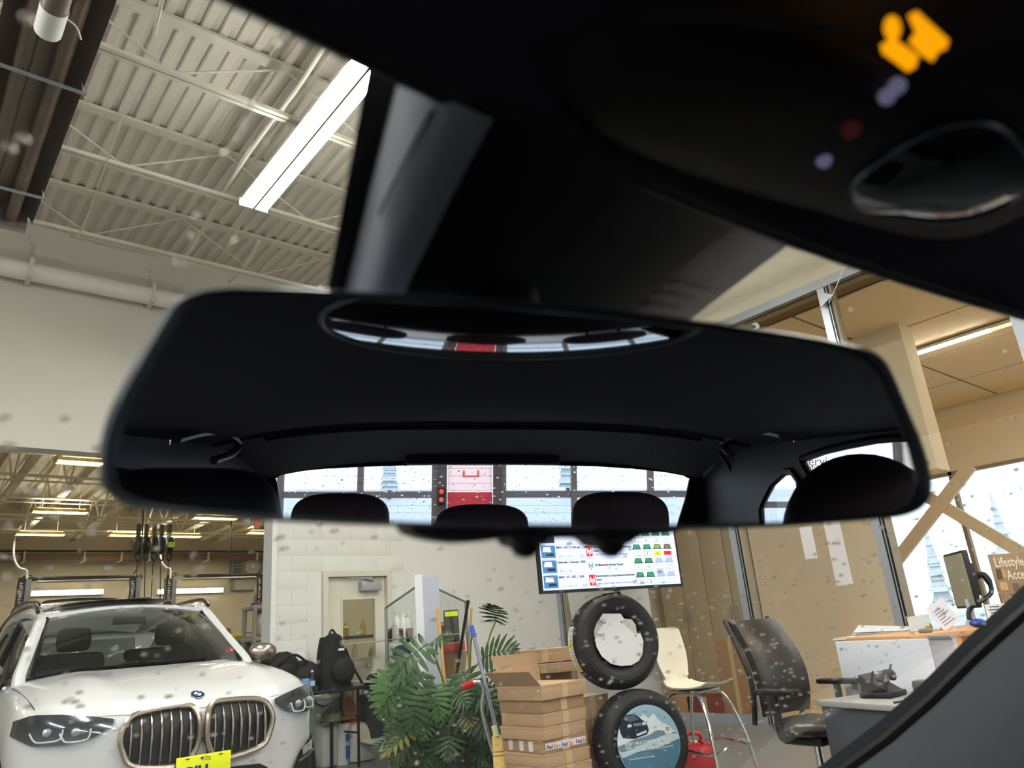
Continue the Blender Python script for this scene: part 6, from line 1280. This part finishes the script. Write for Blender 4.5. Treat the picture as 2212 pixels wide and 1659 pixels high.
# A pillars with black seal and grey frit band
L1 = [(.72, .70, -.315), (.72, .60, -.258), (.72, .50, -.202), (.72, .45, -.172), (.72, .403, -.143), (.72, .355, -.114), (.72, .309, -.082), (.72, .265, -.048), (.72, .222, -.017), (.72, .186, .010), (.72, .12, .045), (.71, .0, .080), (.69, -.12, .105)]
for sgn in (1, -1):
    f = lambda p, dy=0, dz=0, dx=0: Vector((AX + sgn * (p[0] + dx - AX), p[1] + dy, Z0 + p[2] + dz))
    vs = [f(p) for p in L1] + [f(p, -.022, -.045, -.03) for p in L1] + [f(p, -.06, -.13, -.02) for p in L1] + [f(p, -.10, -.24, .03) for p in L1]; n = len(L1)
    B().add(vs, [(r * n + i, r * n + i + 1, (r + 1) * n + i + 1, (r + 1) * n + i) for r in range(3) for i in range(n - 1)], 0, True).build('pillar_trim', M('pillar_cloth', (62, 67, 73), .8, var=.04, scale=60, bump=.05), own)
    B().tube([f(p) for p in L1], .006, 8).build('pillar_seal', BLACK, own)
    vs = [f(p) for p in L1] + [f(p, .005, .012, -.006) for p in L1]
    B().add(vs, [(i, i + 1, n + i + 1, n + i) for i in range(n - 1)]).build('frit_band', M('frit_grey', (74, 80, 86), .5), own)
# dashboard, floor, seats
B().grid(lambda u, v: (AX + (u * 2 - 1) * (.70), .80 - .55 * v - .10 * (u * 2 - 1) ** 2, Z0 - .33 + .03 * math.sin(PI * v) - .05 * v), 14, 6, th=(0, 0, -.35)).build('dashboard', TRIMD, own)
B().box((AX - .72, -1.95, Z0 - .98), (AX + .72, .8, Z0 - .92)).build('cabin_floor', TRIMB, own)
def seat(cx_, y, w, hz, nm):
    s_ = B().box((cx_ - .25, y - .05, Z0 - .55), (cx_ + .25, y + .50, Z0 - .42), ch=.06).box((cx_ - .24, y - .14, Z0 - .55), (cx_ + .24, y + .02, Z0 + hz - .17), ch=.06).build('seat', LEA, own)
seat(-.19, -.52, .2, .06, 'd'); seat(.60, -.62, .2, .07, 'p')
B().box((AX - .66, -1.68, Z0 - .6), (AX + .66, -1.50, Z0 - .17), ch=.05).box((AX - .66, -1.68, Z0 - .6), (AX + .66, -1.1, Z0 - .45), ch=.05).build('rear_bench', LEA, own)
def hrest(cx_, y, w, top, h=.19, d=.09, nm='headrest', e=3.2, m=LEA):
    def f(u, v):
        a = 2 * PI * u; b_ = PI * (v - .5); ce = lambda x, p: math.copysign(abs(x) ** p, x)
        return (cx_ + w / 2 * ce(math.cos(b_), 2 / e) * ce(math.cos(a), 2 / e), y + d / 2 * ce(math.cos(b_), .8) * ce(math.sin(a), .8), Z0 + top - h / 2 + h / 2 * ce(math.sin(b_), 2 / e))
    o = B().grid(f, 36, 20).build(nm, m, own)
    for s_ in (-1, 1): B().tube([(cx_ + s_ * .05, y, Z0 + top - h * .8), (cx_ + s_ * .05, y, Z0 + top - h - .12)], .006, 8).build('headrest_post', CHROME, own)
for (a, c, tp_, yy, nm) in ((635, 836, 1065, -1.55, 'r1'), (945, 1136, 1089, -1.55, 'r2'), (1240, 1438, 1062, -1.55, 'r3')):
    pa, pb_, pt_ = my(a, 1110, yy), my(c, 1110, yy), my((a + c) / 2, tp_, yy); hrest((pa.x + pb_.x) / 2, yy, (pb_.x - pa.x) * 1.06, pt_.z - Z0, .15 if nm != 'r2' else .13, e=3.0, m=M('headrest_rear', (104, 90, 104), .6, var=.1, scale=60, bump=.15))
pa, pb_, pt_ = my(1692, 1110, -.6), my(2040, 1110, -.6), my(1880, 986, -.6); hrest((pa.x + pb_.x) / 2, -.6, pb_.x - pa.x, pt_.z - Z0 + .004, .24, .11, e=2.05)
pa, pb_, pt_ = my(200, 1090, -.45), my(606, 1090, -.45), my(430, 1010, -.45); hrest((pa.x + pb_.x) / 2, -.45, pb_.x - pa.x, pt_.z - Z0, .24, .11, e=4.5, m=TRIMB)
# glossy overhead lamp unit above and behind the camera, seen in the mirror
B().grid(lambda u, v: (lambda r, a: (.165 + .15 * r * math.cos(a), -.195 + .150 * r * math.sin(a), Z0 + .153 + .010 * r * r))(v, 2 * PI * u), 40, 8).build('roof_lamp_unit', PANO, own)
B().tube([(.165 + .152 * math.cos(a), -.195 + .152 * math.sin(a), Z0 + .163) for a in [2 * PI * i / 40 for i in range(40)]], .0025, 6, closed=True).build('lamp_rim', M('rim_grey', (110, 112, 118), .4), own)
# overhead console in front of the camera, with the amber airbag telltale
def czp(x, y, z=.137): return onz(x, y, Z0 + z)
cc = czp(1990, 330); 
rimpx = [(1180, 230), (1300, 300), (1450, 355), (1600, 400), (1750, 440), (1880, 478), (1980, 500), (2060, 503), (2130, 488), (2200, 455), (2290, 400), (2330, 320), (2250, 240), (2150, 190), (2050, 160), (1950, 120), (1800, 60), (1600, 20), (1400, 20), (1250, 100)]
rim = [czp(x, y, .150) for x, y in rimpx]; cen = sum(rim, Vector()) / len(rim)
rs = smoothpath(rim, 3, True); n = len(rs)
vs = [cen + (p - cen) * k + Vector((0, 0, -dz)) for k, dz in ((1, 0), (.97, .004), (.85, .0065), (.5, .008)) for p in rs] + [cen + Vector((0, 0, -.008))]
fs = [(r * n + i, r * n + (i + 1) % n, (r + 1) * n + (i + 1) % n, (r + 1) * n + i) for r in range(3) for i in range(n)] + [(3 * n + i, 3 * n + (i + 1) % n, len(vs) - 1) for i in range(n)]
B().add(vs, fs, 0, True).build('overhead_console', M('console_black', (16, 16, 18), .5, var=.1, scale=90), own)
lens = [czp(x, y, .1415) for x, y in ((1850, 455), (1940, 470), (2050, 478), (2130, 462), (2195, 430), (2230, 380), (2190, 300), (2110, 265), (2000, 290), (1900, 350), (1840, 405))]
ls_ = smoothpath(lens, 3, True); lc = sum(ls_, Vector()) / len(ls_); n = len(ls_)
B().add([lc + (p - lc) * k + Vector((0, 0, -dz)) for k, dz in ((1, 0), (.9, .002), (.5, .004)) for p in ls_] + [lc + Vector((0, 0, -.0045))], [(r * n + i, r * n + (i + 1) % n, (r + 1) * n + (i + 1) % n, (r + 1) * n + i) for r in range(2) for i in range(n)] + [(2 * n + i, 2 * n + (i + 1) % n, 3 * n) for i in range(n)], 0, True).build('reading_lamp_lens', PANO, own)
B().tube(ls_, .0012, 6, closed=True).build('lens_rim', M('rim_soft', (120, 124, 134), .25, .6), own)
AMB = M('amber_telltale', (255, 166, 4), .5, emit=1.0, var=0)
def glyph(pts, z=.1405): B().prism([czp(x, y, z) for x, y in pts], (0, 0, .0004)).build('amber_telltale', AMB, own)
cirp = lambda x, y, r, r2=None, k=14: [(x + r * math.cos(2 * PI * i / k), y + (r2 or r) * math.sin(2 * PI * i / k)) for i in range(k)]
glyph(cirp(1928, 62, 19, 26)); glyph([(1902, 100), (1930, 84), (1948, 96), (1985, 122), (1978, 146), (1960, 156), (1932, 134), (1906, 116)]); glyph([(1962, 36), (1982, 26), (2010, 52), (2050, 88), (2044, 106), (2028, 112), (2014, 134), (1988, 118), (1964, 92), (1978, 72)])
for x, y in ((1780, 346), (1938, 186), (1916, 208)): B().ball(czp(x, y, .1415), .0026, seg=10, rings=6).build('console_glint', M('glint_white', (150, 150, 190), .3, emit=.25), own)  # small glowing beads painted in as glints on the console
B().prism([czp(x, y, .1415) for x, y in ((1812, 278), (1835, 262), (1862, 268), (1858, 292), (1828, 304))], (0, 0, .0005)).build('red_button', M('sos_red', (150, 40, 44), .4, emit=.04), own)
# camera housing on the glass behind the mirror
def hp(x, y, F): return ony(x, y, F)
hs = thing('sensor_housing', 'black camera housing on the windshield right above the mirror', 'housing', hp(1100, 500, .17))
def hpt(u, v):
    """u across 0..1, v top 0..1 bottom"""
    tx = 862 + (1715 - 862) * u; ty = 150 + (520 - 150) * u; bx_ = 738 + (1478 - 738) * u; by = 640 + (700 - 640) * u
    F = .132 + .058 * v; bulge = .016 * (1 - (2 * u - 1) ** 4); return hp(tx + (bx_ - tx) * v, ty + (by - ty) * v, F + .012 - bulge)
B().grid(hpt, 30, 14).build('cover', M('housing_black', (22, 23, 26), .42, var=.1, scale=80), hs)
B().grid(lambda u, v: (lambda a, c: a.lerp(c, u))(hp(795 + (704 - 795) * v, 140 + 500 * v, .150 + .05 * v), hpt(0, v)), 3, 14).build('side_flange', M('flange_black', (18, 16, 18), .5), hs)
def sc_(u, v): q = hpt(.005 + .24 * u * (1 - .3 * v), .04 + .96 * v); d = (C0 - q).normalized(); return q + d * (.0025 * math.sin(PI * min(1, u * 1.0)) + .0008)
B().grid(sc_, 10, 12).build('side_sheen', M('sheen_silver', (205, 208, 224), .3, .1, var=.02), hs)  # sheen on the housing's side, put in as a paler sheet
for k in range(3): B().grid(lambda u, v: hpt(.86 + .10 * u - .01 * k, .62 + .11 * k + .04 * v) + (C0 - hpt(.9, .7)).normalized() * .0012, 6, 1).build('vent_slot', BLACK, hs)
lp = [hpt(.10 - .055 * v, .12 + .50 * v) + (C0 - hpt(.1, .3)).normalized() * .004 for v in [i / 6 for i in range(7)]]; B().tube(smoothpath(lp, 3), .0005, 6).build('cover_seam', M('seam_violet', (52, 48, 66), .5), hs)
# ---- rear view mirror
mo = [(460, 624), (395, 641), (367, 661), (342, 698), (298, 771), (249, 860), (224, 925), (214, 990), (218, 1043), (237, 1072), (281, 1094), (363, 1106), (590, 1125), (900, 1137), (1200, 1143), (1500, 1143), (1700, 1137), (1900, 1122), (1960, 1112), (1995, 1092), (2010, 1060), (2006, 1015), (1985, 945), (1950, 860), (1918, 792), (1893, 766), (1850, 748), (1700, 720), (1480, 690), (1300, 668), (1100, 650), (900, 636), (700, 627), (560, 622)]
mi = [(478, 640), (418, 655), (395, 678), (376, 712), (338, 780), (292, 868), (264, 932), (252, 990), (252, 1036), (264, 1060), (300, 1080), (372, 1094), (590, 1113), (900, 1127), (1200, 1132), (1500, 1132), (1700, 1126), (1890, 1112), (1940, 1102), (1966, 1085), (1980, 1056), (1976, 1014), (1958, 950), (1925, 868), (1896, 806), (1874, 784), (1842, 766), (1700, 736), (1480, 707), (1300, 685), (1100, 667), (900, 652), (700, 643), (565, 638)]
ins = smoothpath([mh(x, y) for x, y in mi], 3, True); ous = smoothpath([mh(x, y) for x, y in mo], 3, True); n = len(ins); mc_ = sum(ous, Vector()) / n
nm_ = MN if MN.dot(C0 - mc_) > 0 else -MN
mir = thing('rear_view_mirror', 'wide rounded rear view mirror with a black frame showing the cabin behind', 'mirror', mc_)
mg = bpy.data.materials.new('mirror_silver'); mg.use_nodes = True; nt = mg.node_tree; nt.nodes.clear(); g_ = nt.nodes.new('ShaderNodeBsdfGlossy'); g_.inputs['Roughness'].default_value = 0; g_.inputs[0].default_value = (.86, .90, 1.0, 1); o_ = nt.nodes.new('ShaderNodeOutputMaterial'); nt.links.new(g_.outputs[0], o_.inputs[0])
B().add(ins, [tuple(range(n))]).build('mirror_glass', mg, mir, merge=False)
FRM2 = M('mirror_frame', (64, 72, 84), .38, var=0)
rings_ = [[p for p in ins], [a.lerp(c, .12) + nm_ * .0016 for a, c in zip(ins, ous)], [a.lerp(c, .6) + nm_ * .0022 for a, c in zip(ins, ous)], [p + nm_ * .0006 for p in ous], [p - nm_ * .004 for p in ous], [mc_ + (p - mc_) * .97 - nm_ * .014 for p in ous], [mc_ + (p - mc_) * .82 - nm_ * .024 for p in ous], [mc_ + (p - mc_) * .3 - nm_ * .027 for p in ous]]
vs = [p for r in rings_ for p in r]; fs = [(r * n + i, r * n + (i + 1) % n, (r + 1) * n + (i + 1) % n, (r + 1) * n + i) for r in range(len(rings_) - 1) for i in range(n)]; fs.append(tuple(range((len(rings_) - 1) * n, len(rings_) * n)))
B().add(vs, fs, 0, True).build('frame', FRM2, mir)
bb = [(885, 1130), (900, 1150), (950, 1164), (1010, 1171), (1060, 1168), (1112, 1160), (1128, 1175), (1160, 1182), (1190, 1172), (1205, 1163), (1290, 1160), (1312, 1176), (1345, 1182), (1378, 1172), (1400, 1158), (1465, 1152), (1482, 1142), (1492, 1130)]
bs = smoothpath([mh(x, y) - nm_ * .004 for x, y in bb], 3); B().prism(bs, -nm_ * .014).build('lower_shell', TRIMB, mir)
for x in (1156, 1345): p = mh(x, 1168) - nm_ * .008; B().ball(p, .0052, seg=14, rings=8).build('button', M('button_grey', (54, 50, 56), .4), mir)
mb_ = mh(1110, 800) - nm_ * .02; B().tube([mb_, hp(1110, 560, .19)], .012, 12).build('mount_arm', TRIMB, mir)
# ---- raindrops
DROP = M('rain_water', (255, 255, 255), .0, var=0, trans=1., ior=1.33)
def drops(name, items, lab, par=None):
    b = B()
    for (p, nrm, r, hgt, el, an) in items:
        nrm = nrm.normalized(); a = Vector((1, 0, 0)); x = (a - nrm * a.dot(nrm)).normalized(); y = nrm.cross(x); vs = []; sg = 9
        ca, sa_ = math.cos(an), math.sin(an); x, y = x * ca + y * sa_, y * ca - x * sa_
        for k, (rr_, hh_) in enumerate(((1, 0), (.86, .45), (.5, .85))):
            for j in range(sg): t_ = 2 * PI * j / sg; vs.append(p + (x * math.cos(t_) * el + y * math.sin(t_)) * r * rr_ + nrm * hgt * hh_)
        vs.append(p + nrm * hgt); fs = [(k * sg + j, k * sg + (j + 1) % sg, (k + 1) * sg + (j + 1) % sg, (k + 1) * sg + j) for k in range(2) for j in range(sg)] + [(2 * sg + j, 2 * sg + (j + 1) % sg, 3 * sg) for j in range(sg)] + [tuple(range(sg))[::-1]]
        b.add(vs, fs, 0, True)
    o = b.build(name, DROP, None, merge=False); o['kind'] = 'stuff'; o['label'] = lab; o['category'] = 'raindrops'; return o
rr = random.Random(21); it = []
def wdrop(px, py, r):
    h_ = bvh.ray_cast(C0, ray(px, py))
    if h_[0] is None: return
    nrm = h_[1] if h_[1].z > 0 else -h_[1]; it.append((h_[0] + nrm * .0004, nrm, r, r * rr.uniform(.35, .6), rr.uniform(1, 1.5), rr.uniform(-.4, .4)))
for px, py, r in ((605, 100, 2.4), (622, 80, 2), (640, 62, 1.8), (553, 168, 1.6), (527, 145, 1.8), (560, 221, 2), (536, 229, 1.8), (531, 266, 2), (528, 280, 1.8), (516, 300, 1.9), (492, 331, 2.2), (577, 308, 1.8), (370, 360, 1.6), (429, 466, 2), (418, 510, 1.7), (510, 519, 2), (402, 570, 1.5),
                  (2140, 660, 1.8), (2075, 680, 1.3), (2035, 720, 1.6), (2180, 795, 2), (2040, 828, 1.6), (2010, 825, 1.2), (2105, 690, 1.2), (2140, 915, 1.4), (275, 965, 1.6), (60, 40, 2.5), (50, 300, 2.6), (20, 320, 2)): wdrop(px, py, r * .001 * .55)
cl_ = [(rr.uniform(0, 2212), rr.uniform(900, 1659)) for _ in range(260)] + [(rr.gauss(1500, 230), rr.gauss(1450, 160)) for _ in range(420)] + [(rr.uniform(1780, 2212), rr.uniform(1000, 1659)) for _ in range(200)] + [(rr.gauss(1880, 90), rr.gauss(1590, 60)) for _ in range(230)] + [(rr.uniform(0, 700), rr.uniform(900, 1659)) for _ in range(60)]
for px, py in cl_: wdrop(px, py, rr.uniform(.0007, .0019))
for _ in range(260): s = rr.uniform(-.98, .98); v = rr.uniform(.02, .98); p = wsh(s, v); n_ = (wsh(s + .01, v) - p).cross(wsh(s, v + .01) - p).normalized(); n_ = n_ if n_.z > 0 else -n_; it.append((p + n_ * .0004, n_, rr.uniform(.0006, .0016), rr.uniform(.0004, .0008), rr.uniform(1, 1.4), rr.uniform(-.4, .4)))
drops('windshield_raindrops', it, 'scattered raindrops on the outside of the windshield glass')
it2 = []
for _ in range(520):
    x = rr.uniform(-.44, .80); z = Z0 + rr.uniform(-.13, .082); it2.append((Vector((x, YR - .0008, z)), Vector((0, -1, 0)), rr.choice((.0012, .0018, .0026)), .0010, 1.6, 0))
drops('tailgate_raindrops', it2, 'fine raindrops on the tailgate glass seen in the mirror')
it3 = [(Vector((SX + .005, rr.uniform(-1.6, -.7), Z0 + rr.uniform(-.12, .08))), Vector((1, 0, 0)), rr.uniform(.0008, .0018), .0008, 1, 0) for _ in range(120)]
drops('side_window_raindrops', it3, 'tiny raindrops on the passenger side glass seen in the mirror')
